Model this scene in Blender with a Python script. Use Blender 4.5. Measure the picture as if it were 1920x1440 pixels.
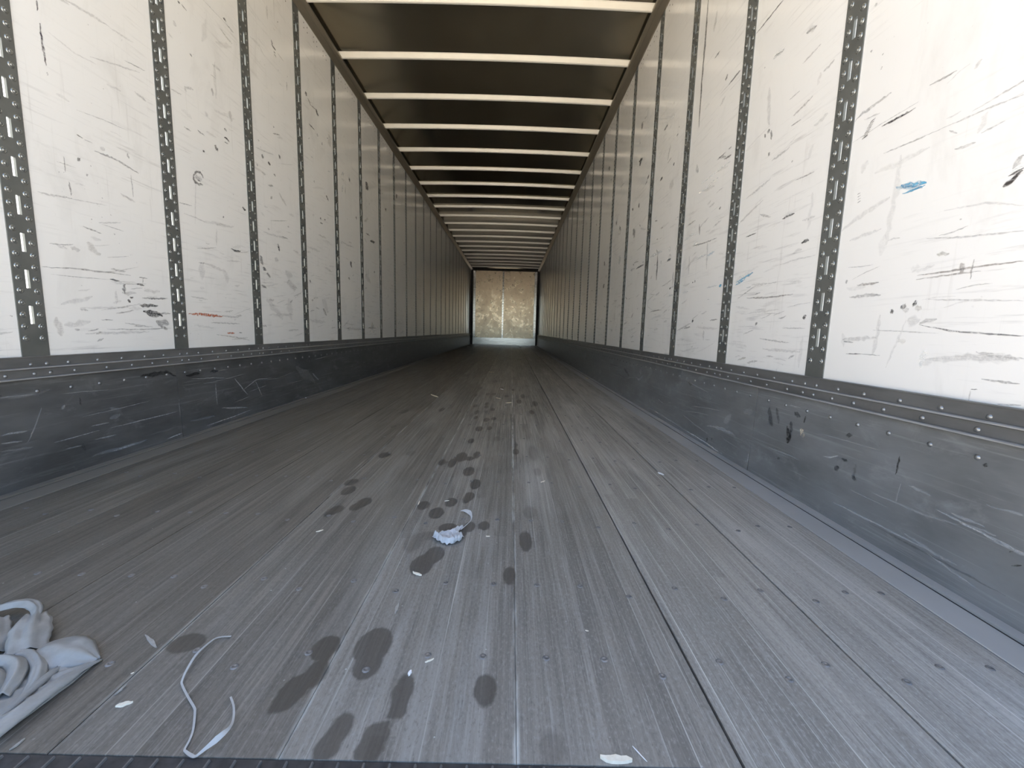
import bpy, bmesh, math, random
import numpy as np
from mathutils import Vector, Matrix

for o in list(bpy.data.objects):
    bpy.data.objects.remove(o, do_unlink=True)
scene = bpy.context.scene
COL = scene.collection
R = math.radians
random.seed(11)

# ------------------------------------------------------------------ camera
CAM_POS = Vector((0.2816, 0.0, 0.5392))
F_PX, YAW, PITCH, ROLL = 778.63, 0.00457, -0.12749, 0.02647
fw = Vector((math.sin(YAW) * math.cos(PITCH), math.cos(YAW) * math.cos(PITCH), math.sin(PITCH)))
rt = Vector((math.cos(YAW), -math.sin(YAW), 0.0))
up = rt.cross(fw)
r2 = rt * math.cos(ROLL) + up * math.sin(ROLL)
u2 = -rt * math.sin(ROLL) + up * math.cos(ROLL)
cam_data = bpy.data.cameras.new('camera')
cam_data.sensor_fit = 'HORIZONTAL'
cam_data.sensor_width = 36.0
cam_data.lens = F_PX / 1920.0 * 36.0
cam_data.clip_start = 0.02
cam_data.clip_end = 500.0
cam = bpy.data.objects.new('camera', cam_data)
COL.objects.link(cam)
M = Matrix((r2, u2, -fw)).transposed().to_4x4()
M.translation = CAM_POS
cam.matrix_world = M
scene.camera = cam

# ------------------------------------------------------------------ sky, sun, exposure
SUN_EL, SUN_AZ = R(52.0), R(-24.0)      # the sun stands to the left and ahead of the trailer (azimuth from +Y towards +X)
world = bpy.data.worlds.new('world')
scene.world = world
world.use_nodes = True
wn = world.node_tree
wn.nodes.clear()
sky = wn.nodes.new('ShaderNodeTexSky')
sky.sky_type = 'NISHITA'
sky.sun_disc = False
sky.sun_elevation = SUN_EL
sky.sun_rotation = SUN_AZ
sky.air_density = 1.0
sky.dust_density = 3.0
sky.ozone_density = 1.0
bg = wn.nodes.new('ShaderNodeBackground')
bg.inputs['Strength'].default_value = 0.27
wo = wn.nodes.new('ShaderNodeOutputWorld')
wn.links.new(sky.outputs['Color'], bg.inputs['Color'])
wn.links.new(bg.outputs['Background'], wo.inputs['Surface'])
sun_data = bpy.data.lights.new('sun', 'SUN')
sun_data.energy = 9.5
sun_data.angle = R(0.6)
sun_data.color = (1.0, 0.95, 0.88)
sun = bpy.data.objects.new('sun', sun_data)
COL.objects.link(sun)
sdir = Vector((math.sin(SUN_AZ) * math.cos(SUN_EL), math.cos(SUN_AZ) * math.cos(SUN_EL), math.sin(SUN_EL)))
sun.rotation_euler = sdir.to_track_quat('Z', 'Y').to_euler()
sun.location = sdir * 30
vs = scene.view_settings
scene.display_settings.display_device = 'sRGB'
vs.view_transform = 'Standard'
vs.look = 'None'
vs.exposure = 1.40
vs.gamma = 1.0
vs.use_curve_mapping = False
scene.cycles.max_bounces = 20
scene.cycles.diffuse_bounces = 16
scene.cycles.glossy_bounces = 10
scene.cycles.transparent_max_bounces = 12

# ------------------------------------------------------------------ measured marks (metres on the wall: along, up)
MARKS_L = [
([(1.482,1.553),(1.482,1.521)],0.007,'p',0.8),
([(1.484,1.487),(1.485,1.438),(1.49,1.364)],0.0083,'p',0.85),
([(1.491,1.345),(1.493,1.335)],0.0061,'g',0.4),
([(1.568,1.186),(1.59,1.183)],0.0046,'k',0.9),
([(1.595,1.18),(1.624,1.181)],0.0031,'k',0.6),
([(1.629,1.156),(1.708,1.159),(1.811,1.142)],0.0087,'g',0.55),
([(1.563,1.106),(1.57,1.098)],0.0141,'k',0.9),
([(1.516,1.093),(1.517,1.041)],0.0051,'g',0.5),
([(1.525,1.014),(1.529,0.968)],0.0065,'p',0.55),
([(1.773,1.123),(1.776,1.038)],0.0052,'g',0.45),
([(1.576,1.619),(1.645,1.631),(1.735,1.642)],0.0103,'g',0.28),
([(1.735,1.638),(1.837,1.65)],0.0079,'g',0.2),
([(1.508,1.476),(1.591,1.462),(1.667,1.472)],0.0061,'g',0.18),
([(1.788,1.556),(1.883,1.572)],0.0046,'k',0.5),
([(1.703,1.421),(1.76,1.431)],0.0129,'g',0.3),
([(1.823,1.46),(1.876,1.451)],0.0107,'g',0.3),
([(1.513,1.291),(1.555,1.288)],0.0118,'t',0.25),
([(1.654,1.181),(1.669,1.172)],0.017,'g',0.35),
([(1.767,1.203),(1.769,1.184)],0.0109,'g',0.5),
([(1.421,0.946),(1.453,0.948),(1.53,0.959)],0.0078,'g',0.35),
([(1.521,0.956),(1.657,0.972)],0.0044,'g',0.25),
([(1.558,0.872),(1.625,0.861)],0.0057,'g',0.7),
([(1.629,0.897),(1.719,0.891)],0.0033,'g',0.4),
([(1.507,0.788),(1.539,0.783)],0.0171,'g',0.5),
([(1.465,0.784),(1.496,0.782)],0.0096,'g',0.3),
([(1.571,0.821),(1.588,0.792),(1.613,0.779)],0.0255,'t',0.4),
([(1.583,0.839),(1.622,0.834)],0.0158,'g',0.25),
([(1.409,0.708),(1.436,0.709),(1.505,0.717),(1.58,0.718),(1.653,0.722),(1.733,0.722)],0.0063,'g',0.55),
([(1.434,0.687),(1.529,0.689),(1.64,0.694)],0.0031,'g',0.4),
([(1.642,0.695),(1.664,0.695),(1.681,0.693)],0.0074,'k',0.95),
([(1.771,0.719),(1.812,0.719)],0.005,'k',0.8),
([(1.754,0.689),(1.794,0.689)],0.009,'k',0.95),
([(1.789,0.719),(1.786,0.69)],0.0032,'k',0.6),
([(1.703,0.685),(1.694,0.657),(1.702,0.647)],0.0174,'d',0.7),
([(1.719,0.632),(1.736,0.635)],0.0106,'d',0.8),
([(1.708,0.621),(1.722,0.615)],0.0139,'d',0.9),
([(1.662,0.654),(1.659,0.603)],0.0116,'g',0.3),
([(1.776,0.636),(1.839,0.637),(1.907,0.642)],0.0095,'k',0.6),
([(1.762,0.603),(1.853,0.608)],0.017,'k',0.75),
([(1.776,0.583),(1.811,0.576),(1.86,0.569)],0.0212,'k',0.95),
([(1.793,0.571),(1.874,0.565)],0.0229,'k',0.8),
([(1.846,0.573),(1.918,0.576)],0.0105,'k',0.5),
([(1.835,0.536),(1.905,0.532)],0.0353,'k',0.45),
([(1.855,0.517),(1.894,0.504)],0.0161,'k',0.5),
([(1.789,0.666),(1.869,0.667)],0.0193,'g',0.35),
([(1.592,0.539),(1.639,0.54)],0.0041,'k',0.6),
([(1.725,0.518),(1.769,0.517)],0.0051,'k',0.55),
([(1.61,0.505),(1.748,0.503),(1.912,0.511)],0.0061,'g',0.4),
([(1.528,0.489),(1.652,0.49),(1.798,0.494)],0.0112,'g',0.4),
([(1.432,0.544),(1.441,0.517),(1.444,0.48)],0.0237,'t',0.4),
([(1.458,0.517),(1.551,0.53)],0.0224,'g',0.3),
([(1.492,0.504),(1.51,0.502)],0.0077,'g',0.5),
([(1.518,0.575),(1.546,0.572)],0.01,'g',0.3),
([(1.567,0.485),(1.588,0.495)],0.008,'g',0.5),
([(1.568,0.459),(1.594,0.47)],0.0079,'g',0.5),
([(2.092,1.981),(2.105,1.983)],0.0119,'k',0.9),
([(2.114,1.985),(2.145,1.98)],0.0072,'k',0.6),
([(2.056,1.879),(2.072,1.864)],0.0197,'g',0.35),
([(2.022,1.805),(2.048,1.8)],0.0111,'g',0.3),
([(2.096,1.625),(2.153,1.644)],0.0139,'g',0.55),
([(2.014,1.574),(2.076,1.58)],0.0078,'g',0.3),
([(2.404,2.126),(2.428,2.125)],0.0117,'k',0.8),
([(2.427,2.111),(2.486,2.106)],0.0102,'g',0.4),
([(2.144,1.797),(2.16,1.793)],0.0107,'k',0.7),
([(2.095,1.62),(2.11,1.612)],0.0149,'g',0.5),
([(2.317,1.865),(2.312,1.685)],0.0204,'o',0.3),
([(2.285,1.722),(2.293,1.688)],0.0181,'d',0.5),
([(2.269,2.03),(2.239,1.903)],0.0338,'o',0.18),
([(2.334,1.962),(2.461,2.021)],0.0268,'o',0.22),
([(2.418,1.678),(2.426,1.628)],0.0293,'g',0.45),
([(2.078,1.443),(2.121,1.443)],0.008,'g',0.5),
([(2.164,1.467),(2.209,1.463)],0.0079,'g',0.6),
([(2.361,1.564),(2.382,1.559)],0.0122,'k',0.8),
([(2.357,1.519),(2.378,1.52),(2.399,1.513)],0.0107,'k',0.9),
([(2.359,1.496),(2.389,1.498)],0.0066,'g',0.7),
([(2.279,1.447),(2.29,1.438),(2.305,1.429)],0.0221,'d',0.7),
([(2.191,1.386),(2.205,1.384)],0.0107,'d',0.9),
([(2.223,1.578),(2.245,1.569)],0.0278,'g',0.3),
([(2.069,1.515),(2.133,1.506)],0.0237,'g',0.16),
([(2.115,1.238),(2.138,1.266),(2.17,1.273),(2.182,1.252)],0.0127,'d',0.75),
([(2.115,1.238),(2.116,1.22),(2.143,1.209),(2.176,1.22)],0.0176,'d',0.7),
([(2.128,1.238),(2.171,1.246)],0.0286,'g',0.45),
([(2.141,1.228),(2.162,1.23)],0.0056,'k',0.9),
([(2.361,0.947),(2.392,0.941),(2.443,0.948)],0.0133,'k',0.95),
([(2.479,1.196),(2.512,1.19)],0.0154,'k',0.9),
([(2.311,1.103),(2.319,1.099)],0.013,'k',0.8),
([(2.016,1.087),(2.095,1.095)],0.0057,'g',0.45),
([(2.132,1.245),(2.107,1.014)],0.0075,'g',0.15),
([(2.256,1.024),(2.248,0.942)],0.0128,'g',0.3),
([(2.023,0.58),(2.135,0.579),(2.264,0.576)],0.0164,'r',0.85),
([(2.264,0.576),(2.391,0.574)],0.0123,'d',0.35),
([(2.29,0.487),(2.351,0.484)],0.0108,'r',0.9),
([(2.388,0.487),(2.417,0.487)],0.006,'k',0.8),
([(2.206,0.479),(2.349,0.463),(2.482,0.442)],0.0071,'t',0.5),
([(2.108,0.799),(2.15,0.787)],0.0723,'g',0.28),
([(2.047,0.663),(2.16,0.656)],0.0087,'g',0.3),
([(2.169,0.54),(2.402,0.538)],0.0091,'g',0.4),
([(2.058,0.525),(2.186,0.513)],0.0147,'g',0.25),
([(2.282,0.824),(2.323,0.759)],0.0424,'g',0.2),
([(2.856,2.306),(2.873,2.291)],0.0166,'k',0.8),
([(2.86,2.284),(2.907,2.276)],0.0147,'k',0.95),
([(2.882,2.257),(2.9,2.255)],0.012,'d',0.7),
([(2.886,2.241),(2.91,2.24)],0.0087,'k',0.8),
([(2.632,2.183),(2.719,2.19),(2.782,2.163)],0.0148,'o',0.3),
([(2.825,2.48),(2.825,2.405)],0.024,'o',0.35),
([(2.941,2.469),(2.947,2.466)],0.0174,'k',0.8),
([(2.693,1.564),(2.714,1.551)],0.0223,'d',0.8),
([(2.759,1.546),(2.787,1.538)],0.0212,'k',0.95),
([(2.886,1.641),(2.91,1.624)],0.0231,'k',0.8),
([(2.837,1.791),(2.849,1.79)],0.0115,'d',0.8),
([(2.834,1.748),(2.91,1.772)],0.0096,'d',0.6),
([(2.684,1.46),(2.729,1.46)],0.013,'g',0.5),
([(2.819,1.498),(2.843,1.494)],0.013,'d',0.6),
([(2.753,1.408),(2.807,1.419)],0.0134,'d',0.45),
([(2.873,1.398),(2.915,1.367),(2.96,1.345)],0.0198,'t',0.5),
([(2.676,1.106),(2.8,1.111),(2.963,1.125)],0.0146,'g',0.4),
([(2.883,1.125),(2.963,1.125)],0.007,'g',0.8),
([(2.833,1.067),(2.838,1.048),(2.849,1.022)],0.0222,'k',0.9),
([(3.028,1.059),(3.102,1.058)],0.0195,'g',0.5),
([(2.788,0.967),(2.83,0.954)],0.0306,'g',0.55),
([(2.636,0.958),(2.648,0.902)],0.0374,'d',0.5),
([(2.653,0.893),(2.685,0.875)],0.029,'d',0.7),
([(2.69,0.859),(2.729,0.838)],0.0237,'d',0.6),
([(2.627,0.78),(2.682,0.766)],0.0185,'d',0.6),
([(2.911,0.903),(2.999,0.872)],0.0527,'g',0.35),
([(2.926,0.827),(3.052,0.803)],0.061,'g',0.4),
([(2.676,0.7),(2.851,0.571)],0.048,'g',0.3),
([(2.697,0.601),(2.993,0.612)],0.0236,'g',0.3),
([(2.589,0.532),(2.662,0.526)],0.0149,'d',0.5),
([(2.931,0.719),(2.976,0.574)],0.0722,'g',0.28),
([(3.284,2.232),(3.307,2.215)],0.0323,'k',0.85),
([(3.323,2.208),(3.362,2.18)],0.017,'k',0.7),
([(3.362,2.18),(3.457,2.193)],0.0092,'k',0.7),
([(3.449,2.197),(3.491,2.163)],0.0363,'k',0.9),
([(3.326,2.033),(3.419,2.03)],0.0107,'k',0.95),
([(3.454,2.022),(3.471,2.006)],0.023,'k',0.6),
([(3.679,2.113),(3.693,2.023)],0.0661,'g',0.5),
([(3.584,1.599),(3.603,1.593),(3.632,1.572)],0.0223,'k',0.95),
([(3.463,1.392),(3.482,1.388)],0.0207,'k',0.9),
([(3.461,1.358),(3.508,1.358)],0.013,'k',0.8),
([(3.374,1.644),(3.391,1.638)],0.0203,'d',0.5),
([(3.426,1.256),(3.57,1.258)],0.0134,'g',0.6),
([(3.226,1.127),(3.445,1.128)],0.0172,'g',0.35),
([(3.249,0.879),(3.274,0.87)],0.0201,'k',0.8),
([(3.514,1.021),(3.655,0.998)],0.0191,'t',0.4),
([(3.227,0.58),(3.502,0.57)],0.0379,'g',0.3),
([(3.466,0.759),(3.569,0.656)],0.0742,'g',0.3),
([(3.94,1.914),(3.95,1.881)],0.065,'w',0.9),
([(3.919,1.771),(3.942,1.76)],0.048,'w',0.9),
([(4.088,1.915),(4.112,1.886)],0.0331,'k',0.85),
([(4.243,1.603),(4.271,1.59)],0.033,'k',0.9),
([(4.081,1.155),(4.104,1.099)],0.0509,'k',0.9),
([(4.019,0.994),(4.057,0.989)],0.0267,'d',0.7),
([(3.877,1.3),(3.999,1.292),(4.17,1.301)],0.0151,'t',0.6),
([(4.552,2.04),(4.582,2.002),(4.613,1.969)],0.0812,'d',0.85),
([(4.482,1.623),(4.598,1.679)],0.0361,'g',0.6),
([(4.524,1.515),(4.64,1.513)],0.0179,'d',0.7),
([(4.654,1.466),(4.814,1.477)],0.028,'k',0.95),
([(4.762,1.155),(4.798,1.148)],0.0274,'k',0.8),
([(4.485,1.084),(4.649,1.02)],0.0698,'g',0.4),
([(5.21,1.959),(5.251,1.933)],0.0509,'d',0.8),
([(5.708,2.272),(5.732,2.226)],0.0784,'k',0.9),
([(3.47,0.682),(3.526,0.623)],0.0307,'k',0.6),
([(3.888,0.524),(4.537,0.511)],0.0243,'g',0.4),
([(4.538,0.528),(4.806,0.53)],0.0194,'d',0.6),
([(4.662,0.587),(4.71,0.469)],0.0763,'w',0.6),
]
MARKS_R = [
([(1.206,1.116),(1.148,1.114),(1.11,1.115)],0.0061,'d',0.9),
([(1.081,1.151),(1.041,1.148),(1.018,1.148)],0.0052,'d',0.45),
([(0.98,1.129),(0.968,1.142)],0.0092,'g',0.25),
([(1.269,1.109),(1.249,1.114)],0.0046,'k',0.75),
([(1.266,1.115),(1.245,1.12)],0.0036,'k',0.75),
([(1.262,1.121),(1.242,1.126)],0.0039,'k',0.75),
([(1.258,1.126),(1.239,1.132)],0.0041,'k',0.75),
([(1.255,1.132),(1.236,1.137)],0.0039,'k',0.75),
([(1.251,1.138),(1.233,1.143)],0.004,'k',0.75),
([(1.248,1.143),(1.23,1.149)],0.0032,'k',0.75),
([(1.188,1.039),(1.115,1.035),(1.05,1.033)],0.0042,'g',0.5),
([(1.05,1.033),(0.932,1.029),(0.877,1.024)],0.0042,'g',0.4),
([(1.27,1.162),(1.217,1.155)],0.0046,'g',0.3),
([(1.121,0.936),(1.084,0.926),(1.052,0.921)],0.0145,'b',0.9),
([(1.136,0.937),(1.104,0.924),(1.061,0.91)],0.0122,'b',0.5),
([(1.114,0.913),(1.086,0.912),(1.055,0.914)],0.0061,'b',0.85),
([(0.887,0.856),(0.876,0.862),(0.866,0.866),(0.857,0.877)],0.0111,'d',0.95),
([(0.873,0.884),(0.868,0.895),(0.861,0.907)],0.0113,'g',0.75),
([(0.88,0.873),(0.855,0.88)],0.0049,'d',0.9),
([(0.877,0.878),(0.856,0.885)],0.006,'w',0.9),
([(0.997,0.972),(0.972,0.968),(0.953,0.968)],0.0065,'g',0.4),
([(0.941,1.023),(0.95,0.985)],0.0159,'g',0.22),
([(1.133,1.014),(1.135,0.91),(1.144,0.791)],0.0198,'g',0.2),
([(1.152,0.82),(1.156,0.766)],0.0254,'g',0.14),
([(1.256,0.932),(1.245,0.935)],0.0027,'g',0.6),
([(1.257,0.94),(1.246,0.943)],0.0027,'g',0.6),
([(1.258,0.948),(1.248,0.951)],0.0037,'g',0.6),
([(1.26,0.956),(1.249,0.958)],0.0025,'g',0.6),
([(1.239,1.042),(1.256,1.013)],0.0199,'g',0.22),
([(1.032,0.785),(0.955,0.771),(0.837,0.758)],0.0045,'g',0.35),
([(1.0,0.84),(0.912,0.832),(0.844,0.807)],0.0047,'g',0.2),
([(1.016,1.02),(0.996,1.006)],0.0042,'g',0.4),
([(1.278,1.344),(1.271,1.345)],0.0071,'g',0.5),
([(1.284,1.467),(1.274,1.463)],0.0082,'g',0.4),
([(0.961,0.812),(0.958,0.809)],0.0049,'d',0.5),
([(1.042,0.7),(0.984,0.699),(0.944,0.7),(0.828,0.7)],0.005,'u',0.55),
([(1.043,0.69),(0.977,0.691),(0.901,0.691)],0.004,'u',0.5),
([(0.944,0.714),(0.941,0.703),(0.936,0.691)],0.0131,'u',0.75),
([(0.918,0.718),(0.92,0.697),(0.919,0.676)],0.0041,'g',0.5),
([(1.22,0.695),(1.178,0.695),(1.148,0.694)],0.0071,'u',0.5),
([(1.042,0.633),(1.033,0.629)],0.0162,'k',0.85),
([(1.073,0.629),(1.06,0.623)],0.015,'d',0.6),
([(1.102,0.613),(1.091,0.615)],0.0095,'k',0.7),
([(1.098,0.621),(1.094,0.609)],0.0082,'d',0.7),
([(1.066,0.615),(1.05,0.618)],0.0119,'g',0.4),
([(1.035,0.621),(1.018,0.618)],0.0139,'t',0.5),
([(1.049,0.596),(1.019,0.587)],0.0289,'g',0.3),
([(1.019,0.58),(0.946,0.565),(0.881,0.56),(0.807,0.555)],0.0044,'g',0.65),
([(0.881,0.559),(0.807,0.555)],0.0032,'d',0.55),
([(1.247,0.539),(1.181,0.544),(1.133,0.547)],0.013,'g',0.4),
([(1.242,0.534),(1.207,0.532)],0.0064,'d',0.4),
([(1.25,0.558),(1.238,0.518)],0.0141,'g',0.2),
([(1.13,0.608),(1.13,0.551),(1.136,0.5)],0.0157,'g',0.28),
([(1.227,0.498),(1.174,0.5)],0.0031,'k',0.85),
([(1.174,0.5),(1.114,0.499)],0.003,'g',0.5),
([(1.148,0.567),(1.048,0.563),(0.969,0.559)],0.0032,'g',0.35),
([(0.883,0.44),(0.87,0.442)],0.0023,'d',0.7),
([(0.883,0.438),(0.883,0.411)],0.003,'g',0.3),
([(0.885,0.52),(0.836,0.514),(0.8,0.511)],0.0087,'g',0.3),
([(0.866,0.465),(0.828,0.463),(0.799,0.463)],0.0051,'g',0.5),
([(0.83,0.417),(0.791,0.422)],0.0032,'g',0.5),
([(1.006,0.639),(0.902,0.63),(0.817,0.623)],0.0044,'g',0.3),
([(1.053,0.592),(1.093,0.468)],0.0072,'g',0.15),
([(0.994,0.521),(1.0,0.476)],0.0146,'w',0.5),
([(1.264,0.707),(1.255,0.712)],0.011,'g',0.5),
([(1.906,1.797),(1.826,1.798),(1.723,1.8)],0.0062,'k',0.8),
([(1.574,1.584),(1.521,1.573)],0.0115,'d',0.5),
([(1.567,1.591),(1.526,1.569)],0.0227,'g',0.3),
([(1.761,1.615),(1.693,1.607)],0.0119,'w',1),
([(1.755,1.619),(1.696,1.605)],0.0055,'k',0.6),
([(1.82,1.614),(1.812,1.614)],0.006,'k',0.8),
([(1.771,1.515),(1.746,1.366)],0.0238,'g',0.3),
([(1.748,1.337),(1.743,1.351)],0.0203,'k',0.6),
([(1.721,1.302),(1.724,1.338)],0.0147,'k',0.55),
([(1.771,1.334),(1.762,1.339)],0.0184,'k',0.6),
([(1.603,1.298),(1.552,1.296)],0.0053,'d',0.6),
([(1.575,1.401),(1.631,1.399)],0.0054,'g',0.4),
([(1.576,1.488),(1.49,1.498)],0.0069,'u',0.35),
([(1.475,1.404),(1.486,1.37)],0.0148,'u',0.25),
([(1.732,1.248),(1.72,1.255)],0.014,'k',0.6),
([(1.581,1.167),(1.573,1.169)],0.008,'k',0.8),
([(1.546,1.093),(1.454,1.088)],0.0053,'d',0.55),
([(1.599,0.976),(1.566,0.977),(1.532,0.977)],0.0092,'d',0.75),
([(1.481,0.867),(1.465,0.867),(1.442,0.867)],0.012,'k',0.95),
([(1.836,0.961),(1.762,0.962)],0.0051,'k',0.85),
([(1.861,1.127),(1.767,1.139),(1.699,1.151)],0.0111,'g',0.5),
([(1.748,1.031),(1.673,1.001)],0.0097,'g',0.4),
([(1.475,1.183),(1.493,1.14)],0.0199,'g',0.2),
([(1.448,1.022),(1.454,0.904)],0.0196,'g',0.2),
([(1.786,0.702),(1.638,0.693),(1.493,0.693)],0.0074,'u',0.55),
([(1.884,0.777),(1.822,0.79),(1.757,0.804)],0.0123,'b',0.8),
([(1.886,0.766),(1.813,0.782)],0.0096,'b',0.7),
([(1.794,0.745),(1.763,0.746)],0.0064,'b',0.45),
([(1.43,0.607),(1.414,0.617)],0.0145,'d',0.8),
([(1.705,0.587),(1.692,0.6)],0.0127,'d',0.7),
([(1.666,0.534),(1.484,0.522)],0.0066,'g',0.4),
([(1.532,0.575),(1.412,0.573)],0.0051,'g',0.35),
([(1.739,0.432),(1.665,0.446)],0.0089,'g',0.4),
([(1.638,0.493),(1.424,0.493)],0.011,'g',0.25),
([(1.865,0.671),(1.758,0.654)],0.0114,'g',0.25),
([(1.42,0.547),(1.423,0.438)],0.0163,'g',0.2),
([(1.73,0.713),(1.69,0.716)],0.0055,'d',0.5),
([(1.61,0.469),(1.566,0.468)],0.0062,'d',0.4),
([(1.481,0.467),(1.45,0.482)],0.008,'g',0.4),
([(2.422,2.296),(2.422,2.087),(2.426,1.906),(2.419,1.661)],0.023,'k',0.75),
([(2.17,1.398),(2.084,1.403)],0.0067,'k',0.7),
([(2.094,1.376),(2.025,1.368)],0.0122,'k',0.7),
([(2.15,1.405),(2.075,1.38)],0.0117,'d',0.5),
([(2.06,1.405),(2.031,1.405)],0.008,'d',0.5),
([(2.403,1.468),(2.386,1.415)],0.0303,'g',0.5),
([(2.328,1.341),(2.182,1.342),(2.03,1.342)],0.0091,'w',0.9),
([(2.352,1.302),(2.259,1.297),(2.138,1.307)],0.0147,'w',0.8),
([(2.288,1.293),(2.17,1.281)],0.0159,'g',0.45),
([(2.154,1.34),(2.051,1.326)],0.0164,'g',0.3),
([(2.104,1.151),(2.084,1.155)],0.011,'k',0.7),
([(2.21,1.19),(2.155,1.195)],0.0121,'g',0.4),
([(2.308,1.131),(2.297,1.074)],0.017,'d',0.6),
([(2.462,1.16),(2.366,1.165)],0.0101,'g',0.5),
([(2.491,1.084),(2.428,1.094),(2.366,1.095)],0.0122,'w',0.95),
([(2.367,1.03),(2.302,1.033)],0.0188,'w',0.6),
([(2.388,1.031),(2.237,1.018),(2.101,1.015)],0.0079,'g',0.6),
([(2.339,0.951),(2.196,0.954)],0.0115,'w',0.8),
([(2.194,0.945),(2.111,0.951)],0.015,'b',0.3),
([(2.195,1.012),(2.181,0.877)],0.0187,'g',0.4),
([(2.407,0.982),(2.401,0.879)],0.0225,'g',0.35),
([(2.037,0.779),(2.012,0.781)],0.015,'b',0.9),
([(2.164,0.782),(2.053,0.783)],0.0081,'b',0.3),
([(2.311,0.839),(2.309,0.825)],0.0136,'k',0.8),
([(2.343,0.828),(2.33,0.83)],0.0095,'k',0.8),
([(2.304,0.624),(2.295,0.612)],0.0244,'k',0.8),
([(2.099,0.616),(2.024,0.619)],0.0086,'d',0.6),
([(2.218,0.58),(2.016,0.576)],0.0135,'u',0.35),
([(2.409,0.578),(2.325,0.586)],0.011,'g',0.5),
([(2.464,0.784),(2.39,0.784)],0.009,'w',0.8),
([(2.159,0.566),(2.15,0.516)],0.0193,'g',0.4),
([(2.303,2.158),(2.326,2.076)],0.0273,'g',0.4),
([(2.288,1.929),(2.235,1.933)],0.0093,'d',0.6),
([(2.152,1.754),(2.129,1.765)],0.0194,'d',0.7),
([(2.11,1.712),(2.015,1.718)],0.0091,'k',0.7),
([(2.184,1.652),(2.138,1.676)],0.019,'g',0.4),
([(2.985,1.9),(2.91,1.906)],0.0158,'k',0.7),
([(2.866,1.914),(2.785,1.904)],0.0158,'w',0.9),
([(2.741,1.763),(2.716,1.761)],0.0121,'k',0.8),
([(2.768,1.599),(2.743,1.602)],0.0183,'k',0.9),
([(2.993,1.586),(2.943,1.59)],0.0208,'k',0.95),
([(3.286,1.701),(3.252,1.712)],0.035,'k',0.9),
([(2.834,1.753),(2.873,1.671)],0.0318,'g',0.4),
([(2.802,1.498),(2.742,1.462)],0.0527,'g',0.4),
([(3.1,1.095),(2.977,1.095),(2.853,1.09)],0.0159,'w',0.95),
([(2.943,1.082),(2.929,0.912)],0.0276,'d',0.75),
([(2.736,1.072),(2.713,1.091)],0.0424,'w',0.9),
([(2.721,1.043),(2.707,1.018)],0.0391,'w',0.9),
([(2.751,1.008),(2.689,1.015)],0.018,'k',0.75),
([(2.63,1.065),(2.59,1.07)],0.0211,'w',0.8),
([(2.679,0.83),(2.652,0.831)],0.0143,'k',0.95),
([(2.688,0.784),(2.609,0.784)],0.011,'w',0.8),
([(2.996,0.701),(2.795,0.703)],0.0072,'d',0.7),
([(2.628,0.925),(2.629,0.844)],0.0261,'g',0.6),
([(2.905,1.25),(2.875,1.249)],0.0142,'k',0.7),
([(2.665,1.244),(2.616,1.247)],0.0116,'w',0.9),
([(3.52,2.198),(3.496,2.148)],0.0453,'d',0.8),
([(3.543,1.916),(3.444,1.902)],0.025,'k',0.85),
([(3.521,1.88),(3.47,1.901)],0.0382,'k',0.8),
([(3.43,1.06),(3.24,1.064)],0.015,'k',0.8),
([(3.598,1.071),(3.476,1.07)],0.0134,'w',0.9),
([(3.271,1.084),(3.245,1.084)],0.012,'w',0.8),
([(3.644,1.566),(3.633,1.584)],0.05,'k',0.8),
([(3.478,1.549),(3.453,1.562)],0.0423,'k',0.8),
([(3.579,1.408),(3.531,1.326)],0.063,'d',0.5),
([(3.528,1.104),(3.498,1.103)],0.0145,'k',0.8),
([(4.074,1.539),(4.015,1.454)],0.0779,'w',0.7),
([(4.045,1.499),(4.033,1.53)],0.0523,'k',0.8),
([(4.009,1.26),(3.972,1.181)],0.071,'w',0.7),
([(4.208,1.596),(4.171,1.617)],0.046,'d',0.8),
([(4.619,1.067),(4.609,1.026)],0.0684,'k',0.8),
([(4.643,1.268),(4.627,1.311)],0.0822,'k',0.6),
([(4.654,2.249),(4.639,2.286)],0.0941,'k',0.7),
([(4.139,1.91),(3.967,1.896)],0.0131,'w',0.7),
]
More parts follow.
